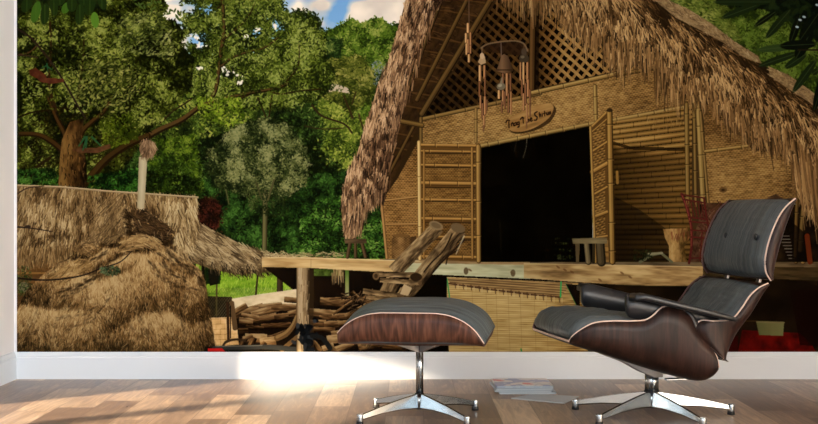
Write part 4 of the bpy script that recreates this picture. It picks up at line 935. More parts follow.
def srgb(r, g, b):
    f = lambda c: (c/255/12.92) if c/255 <= .04045 else ((c/255+.055)/1.055)**2.4
    return (f(r), f(g), f(b))

M = {}
def walnut(name, a, b, c, scale=(5, 2, 2.2), k=.22):
    m = mat(name, rough=.45, coat=.0, spec=.25)
    tc = nd(m, 'ShaderNodeTexCoord'); mp = nd(m, 'ShaderNodeMapping'); mp.inputs['Scale'].default_value = scale
    lk(m, tc.outputs['Object'], mp.inputs['Vector'])
    n1 = nd(m, 'ShaderNodeTexNoise', Scale=1.0, Detail=2.5, Distortion=1.1); lk(m, mp.outputs[0], n1.inputs['Vector'])
    w = nd(m, 'ShaderNodeMath', operation='MULTIPLY'); w.inputs[1].default_value = 46; lk(m, n1.outputs['Fac'], w.inputs[0])
    s = nd(m, 'ShaderNodeMath', operation='SINE'); lk(m, w.outputs[0], s.inputs[0])
    n2 = nd(m, 'ShaderNodeTexNoise', Scale=120., Detail=4.)
    mp2 = nd(m, 'ShaderNodeMapping'); mp2.inputs['Scale'].default_value = (1, .3, .10); lk(m, tc.outputs['Object'], mp2.inputs['Vector']); lk(m, mp2.outputs[0], n2.inputs['Vector'])
    ad = nd(m, 'ShaderNodeMath', operation='MULTIPLY_ADD'); lk(m, s.outputs[0], ad.inputs[0]); ad.inputs[1].default_value = k; lk(m, n2.outputs['Fac'], ad.inputs[2])
    r = ramp_node(m, [(.15, a), (.5, b), (.9, c)]); lk(m, ad.outputs[0], r.inputs[0]); lk(m, r.outputs[0], bs(m).inputs['Base Color'])
    return m
M['walnut'] = walnut('dark_walnut_veneer', (.008, .0035, .0025), (.021, .0085, .0055), (.046, .018, .011), (5, 2, 1.5), .16)
M['walnut_ott'] = walnut('walnut_veneer', (.032, .011, .005), (.080, .030, .016), (.150, .062, .034), (9, 2, 2.2), .16)
M['ply'] = mat('pale_ply_edge', (.72, .52, .42), .5)
M['plydark'] = mat('brown_ply_edge', (.12, .05, .04), .5)
def leather(name, col, axis_scale):
    m = mat(name, col, .42)
    tc = nd(m, 'ShaderNodeTexCoord'); mp = nd(m, 'ShaderNodeMapping'); mp.inputs['Scale'].default_value = axis_scale
    lk(m, tc.outputs['Object'], mp.inputs['Vector'])
    n1 = nd(m, 'ShaderNodeTexNoise', Scale=1., Detail=4., Distortion=.5); lk(m, mp.outputs[0], n1.inputs['Vector'])
    n2 = nd(m, 'ShaderNodeTexNoise', Scale=420., Detail=2.); lk(m, tc.outputs['Object'], n2.inputs['Vector'])
    r = ramp_node(m, [(.3, tuple(c*.6 for c in col)), (.75, tuple(c*1.45 for c in col))]); lk(m, n1.outputs['Fac'], r.inputs[0]); lk(m, r.outputs[0], bs(m).inputs['Base Color'])
    b1 = nd(m, 'ShaderNodeBump', Strength=.55, Distance=.012); lk(m, n1.outputs['Fac'], b1.inputs['Height'])
    b2 = nd(m, 'ShaderNodeBump', Strength=.15, Distance=.001); lk(m, n2.outputs['Fac'], b2.inputs['Height']); lk(m, b1.outputs[0], b2.inputs['Normal'])
    lk(m, b2.outputs[0], bs(m).inputs['Normal'])
    return m
M['leather'] = leather('grey_black_leather', (.072, .088, .092), (5, 42, 5))
M['leather_back'] = leather('grey_black_leather_back', (.078, .094, .098), (3, 44, 3))
M['leather_ott'] = leather('grey_black_leather_ottoman', (.085, .103, .107), (4, 50, 5))
M['black'] = mat('black_leather', (.012, .012, .013), .38)
M['rubber'] = mat('black_rubber', (.01, .01, .01), .6)
M['chrome'] = mat('polished_aluminium', (.43, .45, .45), .2, 1.)
M['chrome2'] = mat('satin_aluminium', (.26, .25, .245), .42, 1.)
M['wall'] = mat('white_wall_paint', (.90, .885, .89), .8)
M['skirt'] = mat('white_skirting_paint', (.76, .81, .86), .45)
M['ceil'] = mat('ceiling_paint', (.8, .8, .8), .8)

def floor_mat():
    m = mat('oak_laminate', rough=.33)
    tc = nd(m, 'ShaderNodeTexCoord'); sp = nd(m, 'ShaderNodeSeparateXYZ'); lk(m, tc.outputs['Object'], sp.inputs[0])
    def mt(op, a, b=None, c=None):
        n = nd(m, 'ShaderNodeMath', operation=op)
        for i, v in enumerate((a, b, c)):
            if v is None: continue
            if isinstance(v, (int, float)): n.inputs[i].default_value = v
            else: lk(m, v, n.inputs[i])
        return n.outputs[0]
    xs = mt('DIVIDE', mt('ADD', sp.outputs['X'], .07+14.5), .1448); xi = mt('FLOOR', xs); xf = mt('FRACT', xs)
    wn = nd(m, 'ShaderNodeTexWhiteNoise', noise_dimensions='1D'); lk(m, xi, wn.inputs['W'])
    ys = mt('ADD', mt('DIVIDE', sp.outputs['Y'], .62), mt('MULTIPLY', wn.outputs['Value'], 7.)); yi = mt('FLOOR', ys); yf = mt('FRACT', ys)
    cb = nd(m, 'ShaderNodeCombineXYZ'); lk(m, xi, cb.inputs[0]); lk(m, yi, cb.inputs[1])
    w2 = nd(m, 'ShaderNodeTexWhiteNoise', noise_dimensions='3D'); lk(m, cb.outputs[0], w2.inputs['Vector'])
    # grain
    mp = nd(m, 'ShaderNodeCombineXYZ'); lk(m, mt('MULTIPLY', sp.outputs['X'], 26.), mp.inputs[0]); lk(m, mt('MULTIPLY', sp.outputs['Y'], 2.6), mp.inputs[1]); lk(m, mt('MULTIPLY', w2.outputs['Value'], 30.), mp.inputs[2])
    n1 = nd(m, 'ShaderNodeTexNoise', Scale=.9, Detail=8., Distortion=2.4); n1.inputs['Roughness'].default_value = .62; lk(m, mp.outputs[0], n1.inputs['Vector'])
    tone = mt('ADD', mt('MULTIPLY', w2.outputs['Value'], .52), mt('MULTIPLY_ADD', n1.outputs['Fac'], 1.05, -.16))
    r = ramp_node(m, [(.25, (.085, .050, .034)), (.55, (.215, .142, .100)), (.75, (.38, .265, .185)), (.98, (.60, .45, .32))]); lk(m, tone, r.inputs[0])
    ex = mt('MINIMUM', xf, mt('SUBTRACT', 1., xf)); ey = mt('MINIMUM', yf, mt('SUBTRACT', 1., yf))
    seam = mt('MAXIMUM', mt('LESS_THAN', ex, .012), mt('LESS_THAN', ey, .0030))
    mx = nd(m, 'ShaderNodeMixRGB'); lk(m, mt('MULTIPLY', seam, .55), mx.inputs[0]); lk(m, r.outputs[0], mx.inputs[1]); mx.inputs[2].default_value = (.05, .03, .02, 1)
    lk(m, mx.outputs[0], bs(m).inputs['Base Color'])
    ro = mt('MULTIPLY_ADD', n1.outputs['Fac'], .22, .22); lk(m, ro, bs(m).inputs['Roughness'])
    b = nd(m, 'ShaderNodeBump', Strength=.12, Distance=.002); lk(m, n1.outputs['Fac'], b.inputs['Height']); lk(m, b.outputs[0], bs(m).inputs['Normal'])
    return m
M['floor'] = floor_mat()

# ---------------------------------------------------------------- room shell
XL, XR, ZC = -1.838, 3.4, 2.7
def structure(name, boxes, m, bevel=0):
    bm = bmesh.new()
    for b in boxes: box(bm, *b)
    o = from_bm(name, bm, m, smooth_=False, bevel=bevel); o['kind'] = 'structure'; return o
structure('floor', [(XL-.2, XR+.2, -1.2, WALL+.2, -.1, 0)], M['floor'])
structure('wall_back', [(XL-.2, XR+.2, WALL+.004, WALL+.2, 0, ZC)], M['wall'])
WY0, WY1 = 3.15, 4.86
structure('wall_left', [(XL-.2, XL, WY1, WALL+.004, 0, ZC), (XL-.2, XL, WY0, WY1, 2.2, ZC), (XL-.2, XL, -1.2, WY0, 0, ZC)], M['wall'])
structure('wall_right', [(XR, XR+.2, -1.2, WALL+.2, 0, ZC)], M['wall'])
structure('ceiling', [(XL-.2, XR+.2, -1.2, WALL+.2, ZC, ZC+.1)], M['ceil'])
# window in the left wall: frame, post and a blind added to cut off the sun
structure('window_1', [(XL-.14, XL-.08, WY0, WY0+.05, 0, 2.2), (XL-.14, XL-.08, WY1-.04, WY1, 0, 2.2), (XL-.14, XL-.08, 4.0, 4.10, 0, 2.2), (XL-.14, XL-.08, WY0+.05, WY1-.04, 2.15, 2.2)], M['skirt'])
def skirting(name, p0, p1, nrm):
    """moulded board: profile swept between two floor points, standing out along nrm"""
    prof = [(0, 0), (.017, 0), (.017, .098), (.0145, .102), (.0145, .108), (.010, .116), (.006, .1245), (.0, .1265)]
    bm = bmesh.new()
    rings = [[(p[0]+nrm[0]*a, p[1]+nrm[1]*a, z) for a, z in prof] for p in (p0, p1)]
    loft(bm, rings); o = from_bm(name, bm, M['skirt'], smooth_=False); o['kind'] = 'structure'; return o
skirting('baseboard_back', (XL+.004, WALL+.002), (XR, WALL+.002), (0, -1))
skirting('baseboard_left', (XL, WALL-.0), (XL, WY1), (1, 0))

# ---------------------------------------------------------------- the mural on the back wall
def unproj(px, py): return ((px-409)*WALL/FPX, HC_-(py-212)*WALL/FPX)
def build_mural():
    vc = bpy.data.materials.new('printed_wallpaper'); vc.use_nodes = True
    at = nd(vc, 'ShaderNodeAttribute', attribute_name='print'); lk(vc, at.outputs['Color'], bs(vc).inputs['Base Color'])
    bs(vc).inputs['Roughness'].default_value = .9; bs(vc).inputs['Specular IOR Level'].default_value = .0
    x0, z1 = unproj(MX0, MY0); x1, z0 = unproj(MX1, MY1)
    bm = bmesh.new(); box(bm, x0, x1, WALL-.0006, WALL+.0038, z0, z1)
    root = from_bm('wall_mural', bm, mat('wallpaper_backing', (.5, .45, .38), .9), smooth_=False)
    tag(root, 'printed wallpaper mural of a thatched bamboo hut, trees and haystack, on the back wall', 'mural')
    lin = np.clip(CAN, 0, 1)
    lin = np.where(lin <= .04045, lin/12.92, ((lin+.055)/1.055)**2.4).astype(np.float32)
    # grid lines: fine where the print is looked at, coarser beyond
    gx = np.concatenate([np.arange(0, (818-MX0)*S, 1), np.arange((818-MX0)*S, CW, 2)]); gx = np.append(gx, CW)
    gy = np.concatenate([np.arange(0, -MY0*S, 2), np.arange(-MY0*S, CH, 1)]); gy = np.append(gy, CH)
    Xw = ((gx/S+MX0)-409)*WALL/FPX; Zw = HC_-((gy/S+MY0)-212)*WALL/FPX
    ids = IDM[gy[:-1]][:, gx[:-1]]
    colr = lin[gy[:-1]][:, gx[:-1]]
    nx = len(gx)
    holders = {}
    def mesh_of(name, sel, parent):
        r, c = np.nonzero(sel)
        a = r*nx+c
        q = np.stack([a, a+nx, a+nx+1, a+1], 1)
        u, inv = np.unique(q, return_inverse=True)
        co = np.empty((len(u), 3), np.float32); co[:, 0] = Xw[u % nx]; co[:, 1] = WALL-.0012; co[:, 2] = Zw[u//nx]
        me = bpy.data.meshes.new(name)
        me.vertices.add(len(u)); me.vertices.foreach_set('co', co.ravel())
        n = len(q); me.loops.add(n*4); me.loops.foreach_set('vertex_index', inv.reshape(-1).astype(np.int32))
        me.polygons.add(n); me.polygons.foreach_set('loop_start', np.arange(0, n*4, 4, dtype=np.int32))
        ca = me.color_attributes.new('print', 'FLOAT_COLOR', 'CORNER')
        cc = np.ones((n, 4, 4), np.float32); cc[:, :, :3] = colr[r, c][:, None, :]
        ca.data.foreach_set('color', cc.ravel())
        me.update(); me.validate()
        return link(name, me, parent, vc)
    for path, label in HIER:
        names = path.split('>'); keys = names[-1].split('+'); parent = root
        if len(names) > 1: parent = holders[names[0]]
        sel = np.zeros(ids.shape, bool)
        for k in keys: sel |= ids == PARTS.index(k)
        if not sel.any():
            o = empty(KIND.get(keys[0], keys[0])); o.parent = root; holders[names[-1]] = o
            if label: o['label'] = label
            continue
        nm = keys[0].split('/')[-1].split('#')[0]; nm = KIND.get(nm, nm)
        o = mesh_of(nm, sel, parent); holders[names[-1]] = o
        if label: o['label'] = label
LEFT_OUT = [PARTS[i] for i in np.unique(IDM) if not any(PARTS[i] in e[0].split('>')[-1].split('+') for e in HIER)]
print('not in the hierarchy:', LEFT_OUT)
build_mural()
# ---------------------------------------------------------------- lounge chair and ottoman
def spl(pts, n):
    """resample a polyline through a smooth curve"""
    P = smooth([tuple(p) for p in pts], 10)
    A = np.array(P); d = np.r_[0, np.cumsum(np.hypot(*np.diff(A, axis=0).T))]
    t = np.linspace(0, d[-1], n)
    return np.stack([np.interp(t, d, A[:, 0]), np.interp(t, d, A[:, 1])], 1)
def shell(name, T, B, W, parent, n=34, k=40, pg=.32, ph=.62, thick=.011, wtaper=None, front=False):
    """bent plywood: U-shaped section swung between a rim line T and a spine line B; x is forward, y sideways"""
    Tn, Bn = spl(T, n), spl(B, n); bm = bmesh.new(); rows = []
    for i in range(n):
        w = W*(1 if wtaper is None else wtaper(i/(n-1)))
        row = []
        for j in range(k+1):
            th = math.pi*j/k; c, s = math.cos(th), math.sin(th)
            g = math.copysign(abs(c)**pg, c); h = abs(s)**ph
            p = Tn[i]*(1-h)+Bn[i]*h
            row.append((p[0], -w*g, p[1]))
        rows.append(row)
    loft(bm, rows, cap=False, closed=False)
    o = from_bm(name, bm, M['walnut'], parent, solid=thick)
    near = 0 if rows[0][0][1] > 0 else -1
    rim = [r[near] for r in rows]
    if front: rim = [p for p in (rows[0][::-1] if near == 0 else rows[0])]+rim[1:]
    bm = bmesh.new(); tube(bm, rim, thick*.38, 6); e = from_bm('plywood_edge', bm, M['ply'], o); e['label'] = 'pale plywood edge line'
    bm = bmesh.new(); tube(bm, [r[-1-near] for r in rows] if near == 0 else [r[0] for r in rows], thick*.38, 6); e = from_bm('plywood_edge', bm, M['plydark'], o); e['label'] = 'reddish brown plywood edge line'
    return o, rows
def cushion(name, C, W, depth, m, parent, n=40, k=30, dirf=None, flat=4., bulge=.02, puck=0.0, nb=7, edge=.5):
    """padded cushion: C is the line (x, z) of its crown, W half width; depth its thickness along dirf"""
    Cn = spl(C, n); bm = bmesh.new(); top = []; bot = []
    tm = Cn[n//2+1]-Cn[n//2-1]; sg = 1 if np.array([tm[1], -tm[0]]) @ np.array(dirf) > 0 else -1
    for i in range(n):
        a = Cn[max(i-1, 0)]; b = Cn[min(i+1, n-1)]; t = b-a; t = t/np.hypot(*t); nn = np.array([t[1], -t[0]])*sg
        e = min(i, n-1-i)/(n-1); fall = max(0., 1-e/.09)**2
        rt, rb = [], []
        for j in range(k+1):
            v = -1+2*j/k; side = max(0, (abs(v)-.86)/.14)**2
            wr = puck*(math.sin(i*1.9+v*3)*.5+math.sin(i*.83+v*7+1)*.5)*(1-side)
            h = bulge*(1-abs(v)**flat)-side*depth*edge-fall*depth*.5+wr
            p = Cn[i]+nn*h; rt.append((p[0], v*W, p[1]))
            q = Cn[i]-nn*depth*(1-.25*side-.25*fall); rb.append((q[0], v*W*.97, q[1]))
        top.append(rt); bot.append(rb)
    rings = [top[i]+bot[i][::-1] for i in range(n)]
    loft(bm, rings)
    return from_bm(name, bm, m, parent)
def star_base(root, angs, R, hub_z0, hub_z1, colr, glide=True, col_top=.24, foot=.0125, leg_w=.0105):
    bm = bmesh.new(); cyl(bm, 0, 0, hub_z0, hub_z1, .019, .017); from_bm('hub', bm, M['chrome'], root)
    for a in angs:
        c, s = math.cos(a), math.sin(a); bm = bmesh.new(); rings = []
        for t in (0, .1, .35, .65, .9, 1.0):
            r = .004+t*(R-.006); w = leg_w*(1-.2*t); z1 = hub_z1+(.036-hub_z1)*t+.004*math.sin(t*3.14); z0 = hub_z0+(.016-hub_z0)*t+.010*math.sin(t*3.14)
            rings.append([(c*r-s*y, s*r+c*y, z) for y, z in [(-w, z0+.004), (-w*.55, z1), (w*.55, z1), (w, z0+.004), (w*.5, z0), (-w*.5, z0)]])
        loft(bm, rings); leg = from_bm('leg', bm, M['chrome'], root, smooth_=False, bevel=.0015)
        bm = bmesh.new(); cyl(bm, c*R, s*R, .013, .040, foot, foot*.94); from_bm('foot_cap', bm, M['chrome'], leg, bevel=.001)
        bm = bmesh.new(); cyl(bm, c*R, s*R, 0.0003, .013, foot*1.1, foot*1.0); g = from_bm('glide', bm, M['rubber'], leg); g['label'] = 'black rubber glide'
    bm = bmesh.new(); cyl(bm, 0, 0, hub_z1-.002, col_top, colr, colr*.96); from_bm('column', bm, M['chrome'], root)
    bm = bmesh.new(); cyl(bm, 0, 0, hub_z1-.004, hub_z1+.001, colr*1.12, colr*1.1); from_bm('collar', bm, M['black'], root)

# ottoman ---------------------------------------------------------
ott = empty('ottoman', (.040, 4.685, 0), math.radians(-7.3))
tag(ott, 'low grey leather ottoman with walnut side on a four-star metal base', 'ottoman')
star_base(ott, [math.radians(a) for a in (45, 135, 225, 315)], .277, .033, .092, .0145, col_top=.285)
bm = bmesh.new()
for a in (38, 142, 218, 322):
    c, s = math.cos(math.radians(a)), math.sin(math.radians(a)); rings = []
    for r, z0, z1, w in ((.006, .245, .270, .010), (.05, .262, .28, .012), (.12, .286, .293, .016)):
        rings.append([(c*r-s*y, s*r+c*y, z) for y, z in [(-w, z0), (w, z0), (w, z1), (-w, z1)]])
    loft(bm, rings)
from_bm('support_spider', bm, M['chrome2'], ott, smooth_=False)
# shell: rises on the long near and far sides, open towards both ends
L2 = .262; WO = .285
def ott_top(x):
    u = abs(x+.01)/L2
    return .312+.104*max(0, 1-min(1, max(0., (u-.30)/.72))**2.3)**.72
bm = bmesh.new(); rows = []; n = 40; k = 36
for i in range(n+1):
    x = -L2+2*L2*i/n; zt = ott_top(x); zb = .296+.006*abs(x/L2); row = []
    for j in range(k+1):
        th = math.pi*j/k; c, s = math.cos(th), math.sin(th)
        row.append((x, -WO*math.copysign(abs(c)**.22, c), zt*(1-abs(s)**.5)+zb*abs(s)**.5))
    rows.append(row)
loft(bm, rows, cap=False, closed=False); osh = from_bm('plywood_shell', bm, M['walnut_ott'], ott, solid=.010); osh['label'] = 'walnut veneer shell'
for sgn in (0, -1):
    bm = bmesh.new(); tube(bm, [r[sgn] for r in rows], .0032, 6); from_bm('plywood_edge', bm, M['ply'], osh)['label'] = 'pale plywood edge line'
bm = bmesh.new(); rings = []; NE = 56
for i in range(NE+1):
    q = -1+2*i/NE; x = (L2+.002)*math.sin(q*math.pi/2*.999)
    zt = ott_top(max(-L2, min(L2, x))); crown = .314+.134*max(0., 1-abs(x/(L2+.004))**3.4)**.42
    r = []
    for j in range(33):
        v = -1+2*j/32; dome = 1-abs(v)**2.4
        wr = (.0026*math.sin(v*24+x*7)+.0014*math.sin(v*49-x*12))*dome*(1-abs(q)**6)
        xo = (.016 if x > 0 else .002)*dome*abs(q)**3*math.copysign(1, x)
        r.append((x+xo, v*(WO-.006), max(.3125, (zt-.003)*(1-dome)+crown*dome+wr)))
    for v in (.97, .5, 0, -.5, -.97): r.append((x*.985, v*(WO-.012), .307))
    rings.append(r)
loft(bm, rings); from_bm('cushion', bm, M['leather_ott'], ott)

# lounge chair: local x forward, local -y... ; the sitter looks left and slightly towards us -------------
PSI = math.radians(10)
ch_ = empty('lounge_chair', (.924, 4.72, 0), math.pi+PSI)
tag(ch_, 'reclined lounge chair with grey leather cushions and dark walnut shells, beside the magazines', 'lounge chair')
star_base(ch_, [math.radians(a)-math.pi-PSI for a in (78, 150, 222, 294, 6)], .312, .033, .096, .027, col_top=.17, foot=.0135)
HW = .28
# local +y points away from us?  forward (x) = left in the picture, so local +y = near side after the half turn
seatT = [(.398, .318), (.392, .334), (.370, .356), (.335, .378), (.30, .386), (.25, .388), (.17, .387), (.13, .391), (.10, .408), (.07, .434), (.03, .438), (-.01, .424), (-.04, .395), (-.055, .36), (-.085, .318), (-.118, .285), (-.138, .25), (-.145, .215)]
seatB = [(.398, .314), (.36, .297), (.30, .278), (.225, .256), (.15, .230), (.07, .204), (.0, .183), (-.05, .170), (-.09, .162), (-.118, .165), (-.138, .182), (-.145, .212)]
sh, rows = shell('seat_shell', seatT, seatB, HW, ch_, n=60, k=44, pg=.24, ph=.5, wtaper=lambda u: 1-.15*max(0, 1-u/.16)**2, front=True)
cushion('seat_cushion', [(.393, .309), (.396, .330), (.386, .363), (.352, .389), (.29, .400), (.2, .394), (.1, .380), (0, .362), (-.1, .34)], HW-.012, .05, M['leather'], ch_, dirf=(.3, 1), bulge=.012, puck=.0035)
lowT = [(-.165, .245), (-.12, .285), (-.075, .325), (-.058, .362), (-.078, .385), (-.13, .382), (-.195, .388), (-.235, .428), (-.266, .471), (-.30, .500), (-.337, .516)]
lowB = [(-.174, .238), (-.213, .298), (-.256, .364), (-.297, .430), (-.328, .482), (-.343, .514)]
shell('lumbar_shell', lowT, lowB, HW, ch_, n=50, k=44, pg=.2, ph=.45)
cushion('lumbar_cushion', [(-.10, .345), (-.165, .372), (-.205, .405), (-.238, .440), (-.268, .478), (-.298, .500), (-.318, .510)], HW-.012, .026, M['leather'], ch_, dirf=(1, .6), bulge=.016, puck=.0018)
headT = [(-.348, .527), (-.330, .556), (-.325, .595), (-.331, .635), (-.341, .672), (-.358, .716), (-.381, .761), (-.408, .796), (-.444, .825)]
headB = [(-.356, .528), (-.374, .585), (-.394, .655), (-.413, .715), (-.430, .765), (-.445, .824)]
hs, rws = shell('headrest_shell', headT, headB, HW, ch_, n=40, k=44, pg=.2, ph=.45)
hc = cushion('headrest_cushion', [(-.346, .533), (-.328, .560), (-.320, .596), (-.326, .636), (-.337, .676), (-.355, .72), (-.379, .764), (-.406, .799), (-.438, .823)], HW-.010, .024, M['leather_back'], ch_, dirf=(1, .25), bulge=.014, puck=.0022)
for t in (-.055, .205):
    bm = bmesh.new(); bmesh.ops.create_uvsphere(bm, u_segments=16, v_segments=8, radius=.013)
    bmesh.ops.scale(bm, vec=(.5, 1, 1), verts=bm.verts); bmesh.ops.translate(bm, vec=(-.3235, t, .684), verts=bm.verts)
    from_bm('button', bm, M['black'], hc)
for sg in (-1, 1):
    # padded armrest: a slanting top pad and the flap that hangs on the inner side
    bm = bmesh.new(); rings = []
    for s_, z_, w_, th in [(.190, .479, .036, .012), (.184, .484, .040, .015), (.15, .486, .040, .016), (.05, .461, .040, .016), (-.08, .430, .040, .015), (-.17, .408, .034, .013), (-.197, .400, .026, .008)]:
        yc = sg*.300
        rings.append([(s_, yc+w_*math.copysign(abs(math.cos(a))**.5, math.cos(a)), z_-.010+th*.8*math.copysign(abs(math.sin(a))**.35, math.sin(a))) for a in np.linspace(0, 2*math.pi, 17)[:-1]])
    loft(bm, rings); arm = from_bm('armrest', bm, M['black'], ch_)
    bm = bmesh.new(); rings = []
    for s_, zt, zb in [(.196, .474, .418), (.186, .484, .400), (.16, .486, .392), (.05, .458, .378), (-.08, .424, .37), (-.15, .405, .37)]:
        rings.append([(s_, sg*y, z) for y, z in [(.246, zt), (.268, zt), (.272, (zt+zb)/2), (.266, zb), (.250, zb), (.242, (zt+zb)/2)]])
    loft(bm, rings); from_bm('armrest_flap', bm, M['black'], arm)
    # dark shock mount in the gap between seat shell and back shell
    bm = bmesh.new(); rings = []
    for s_, z_ in [(-.02, .425), (-.045, .395), (-.062, .345), (-.10, .305), (-.14, .266), (-.166, .240)]:
        rings.append([(s_+dx, sg*y, z_+dz) for dx, dz, y in [(.016, .010, .262), (-.018, -.006, .262), (-.018, -.006, .284), (.016, .010, .284)]])
    loft(bm, rings); from_bm('shock_mount', bm, M['black'], ch_)
    # aluminium back brace joining both back shells
    bm = bmesh.new(); rings = []
    for s_, z_ in [(-.215, .270), (-.262, .345), (-.315, .430), (-.362, .508), (-.380, .56), (-.402, .64)]:
        rings.append([(s_+dx, sg*.14+dy, z_) for dx, dy in [(.004, -.014), (.004, .014), (-.007, .012), (-.007, -.012)]])
    loft(bm, rings); from_bm('back_brace', bm, M['chrome2'], ch_, smooth_=False, bevel=.002)
# seat support under the shell, tilted like the seat
bm = bmesh.new()
rings = []
for s_, z0, z1, w in [(.205, .240, .249, .020), (.12, .208, .221, .024), (.05, .170, .197, .028), (.0, .150, .186, .030), (-.035, .150, .172, .028)]:
    rings.append([(s_, y, z) for y, z in [(-w, z0), (w, z0), (w, z1), (-w, z1)]])
loft(bm, rings); from_bm('tilt_mount', bm, M['chrome2'], ch_, smooth_=False, bevel=.003)
bm = bmesh.new(); box(bm, -.13, -.02, -.10, -.075, .146, .154); box(bm, -.13, -.02, .075, .10, .146, .154); box(bm, -.115, -.095, -.10, .10, .146, .156)
from_bm('rear_bracket', bm, M['chrome'], ch_, smooth_=False, bevel=.002)

# ---------------------------------------------------------------- magazines
def paper(name, cols, sc=18):
    m = mat(name, rough=.35); tc = nd(m, 'ShaderNodeTexCoord')
    n1 = nd(m, 'ShaderNodeTexVoronoi', Scale=sc); lk(m, tc.outputs['Object'], n1.inputs['Vector'])
    n2 = nd(m, 'ShaderNodeTexNoise', Scale=9., Detail=2.); lk(m, tc.outputs['Object'], n2.inputs['Vector'])
    r = ramp_node(m, [(i/(len(cols)-1)*.5+.25, c) for i, c in enumerate(cols)]); r.color_ramp.interpolation = 'CONSTANT' if len(cols) > 3 else 'LINEAR'
    lk(m, n2.outputs['Fac'], r.inputs[0]); lk(m, r.outputs[0], bs(m).inputs['Base Color']); return m
PAGES = mat('magazine_pages', (.42, .46, .48), .7)
tcp = nd(PAGES, 'ShaderNodeTexCoord'); mpp = nd(PAGES, 'ShaderNodeMapping'); mpp.inputs['Scale'].default_value = (4, 4, 900); lk(PAGES, tcp.outputs['Object'], mpp.inputs[0])
npg = nd(PAGES, 'ShaderNodeTexNoise', Scale=1.); lk(PAGES, mpp.outputs[0], npg.inputs['Vector'])
rpg = ramp_node(PAGES, [(.3, (.34, .38, .40)), (.7, (.80, .84, .84))]); lk(PAGES, npg.outputs['Fac'], rpg.inputs[0]); lk(PAGES, rpg.outputs[0], bs(PAGES).inputs['Base Color'])
COVER = paper('patterned_cover', [(.70, .74, .78), (.36, .40, .62), (.80, .76, .78), (.75, .25, .28), (.50, .54, .74)])
PALE = mat('pale_cover', (.46, .50, .54), .35)
def magazine(x, y, z, w, d, h, rz, cov, label, parent=None):
    root = empty('magazine', (x, y, z), rz); tag(root, label, 'magazine', 'magazines on the floor')
    bm = bmesh.new(); box(bm, -w/2+.0015, w/2-.0015, -d/2+.0015, d/2-.0015, .0007, h-.0007); from_bm('pages', bm, PAGES, root, smooth_=False)
    bm = bmesh.new(); box(bm, -w/2, w/2, -d/2, d/2, h-.0007, h); box(bm, -w/2, w/2, -d/2, d/2, 0, .0007); box(bm, -w/2-.0006, -w/2, -d/2, d/2, 0, h)
    from_bm('cover', bm, cov, root, smooth_=False)
z = .0003
LAB = ['magazine at the very bottom of the stack on the wooden floor', 'second magazine up from the floor in the stack', 'middle magazine of the stack of five on the floor', 'magazine just under the topmost one in the stack', 'magazine with blue and red patterned cover, topmost of the stack']
for i, (dx, dy, rz, h) in enumerate([(.012, -.004, .01, .0075), (-.004, .002, -.03, .0065), (-.008, -.002, .05, .0075), (.003, .006, -.015, .006), (-.002, 0, .03, .0065)]):
    magazine(.494+dx, 5.40+dy, z, .243, .235, h, rz, COVER if i == 4 else PALE, LAB[i]); z += h+.0003
root = empty('magazine', (.575, 5.145, .0003), 0); tag(root, 'flat grey-blue magazine lying alone in front of the stack', 'magazine', 'magazines on the floor')
def quadslab(bm, P, z0, z1):
    loft(bm, [[(x-.575, y-5.145, z) for x, y in P] for z in (z0, z1)])
QP = [(.425, 5.146), (.628, 5.01), (.712, 5.195), (.525, 5.262)]
bm = bmesh.new(); quadslab(bm, QP, .0005, .0035); from_bm('pages', bm, PAGES, root, smooth_=False)
bm = bmesh.new(); quadslab(bm, QP, .0035, .0042); from_bm('cover', bm, PALE, root, smooth_=False)

# ---------------------------------------------------------------- added blind, light and camera
bm = bmesh.new()
box(bm, XL-.07, XL-.064, WY0+.02, WY1-.02, SUN_CUT_Z, 2.12)  # unseen blind added to hold the sun patch down to the skirting
bl = from_bm('added_sun_blind', bm, mat('added_blind_fabric', (.75, .72, .68), .9), smooth_=False); tag(bl, 'pale added blind, out of view, cutting off the sun above the skirting', 'blind')
bm = bmesh.new(); tube(bm, [(XL-.067, WY0+.02, 2.14), (XL-.067, WY1-.02, 2.14)], .025, 12); from_bm('roller', bm, M['chrome2'], bl)
bm = bmesh.new(); box(bm, XL-.073, XL-.061, WY0+.02, WY1-.02, SUN_CUT_Z-.015, SUN_CUT_Z); from_bm('bottom_bar', bm, M['skirt'], bl, smooth_=False)

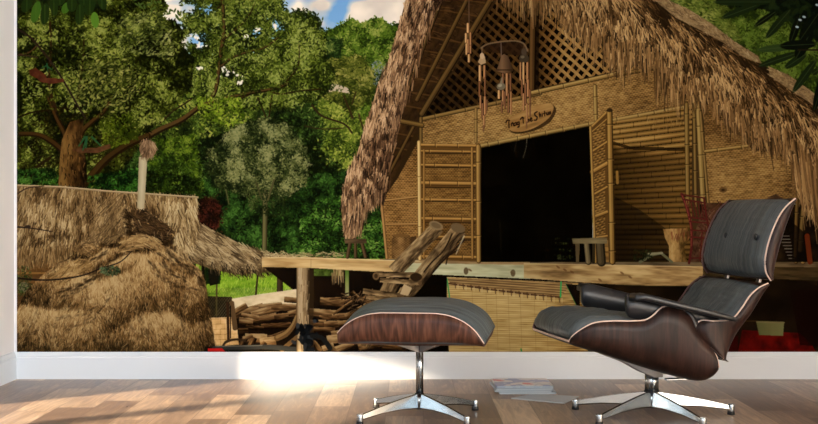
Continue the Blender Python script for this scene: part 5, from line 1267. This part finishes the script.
W = bpy.data.worlds.new('daylight'); SC.world = W; W.use_nodes = True
bg = W.node_tree.nodes['Background']
wt = W.node_tree.nodes.new('ShaderNodeTexCoord'); ws = W.node_tree.nodes.new('ShaderNodeSeparateXYZ'); W.node_tree.links.new(wt.outputs['Generated'], ws.inputs[0])
wr = W.node_tree.nodes.new('ShaderNodeValToRGB'); W.node_tree.links.new(ws.outputs['Z'], wr.inputs[0]); W.node_tree.links.new(wr.outputs[0], bg.inputs[0])
we = wr.color_ramp.elements; we[0].position = 0.0; we[0].color = (.16, .15, .14, 1); we[1].position = .06; we[1].color = (.70, .82, .98, 1); e3 = we.new(.5); e3.color = (1.1, 1.28, 1.5, 1); bg.inputs[1].default_value = WORLD_S
sun = bpy.data.lights.new('sun', 'SUN'); sun.energy = SUN_E; sun.angle = math.radians(4.6); sun.color = (1.0, .80, .56)
so = bpy.data.objects.new('sun', sun); COL.objects.link(so)
el = math.radians(SUN_EL); dv = Vector((.78*math.cos(el), .626*math.cos(el), -math.sin(el))); so.rotation_euler = dv.to_track_quat('-Z', 'Y').to_euler()
# area lamp added as daylight from behind and to the left of the photographer
al = bpy.data.lights.new('daylight_fill', 'AREA'); al.shape = 'RECTANGLE'; al.size = 2.6; al.spread = math.radians(110); al.size_y = 2.3; al.energy = AREA_E; al.color = (.74, .87, 1.0)
ao = bpy.data.objects.new('daylight_fill', al); COL.objects.link(ao); ao.location = (-.9, -1.1, 1.5)
ao.rotation_euler = (Vector((-.9, 5.7, .6))-Vector(ao.location)).to_track_quat('-Z', 'Y').to_euler()

al2 = al.copy(); al2.energy = AREA2_E; ao2 = bpy.data.objects.new('daylight_fill', al2); COL.objects.link(ao2); ao2.location = (3.2, .6, 1.5); al2.color = (.76, .88, 1.0); al2.size = 2.4; al2.spread = math.radians(70)  # second area lamp, added at the right to brighten the left wall
ao2.rotation_euler = (Vector((-1.8, 5.2, .9))-Vector(ao2.location)).to_track_quat('-Z', 'Y').to_euler()

cam = bpy.data.cameras.new('camera'); co = bpy.data.objects.new('camera', cam); COL.objects.link(co)
co.location = (0, 0, HC_); co.rotation_euler = (math.pi/2, 0, 0); cam.sensor_width = 36; cam.lens = 36*FPX/818; cam.clip_end = 60
SC.camera = co
SC.view_settings.view_transform = 'Standard'; SC.view_settings.look = 'None'; SC.view_settings.exposure = EXPO; SC.view_settings.gamma = 1
SC.view_settings.use_curve_mapping = False
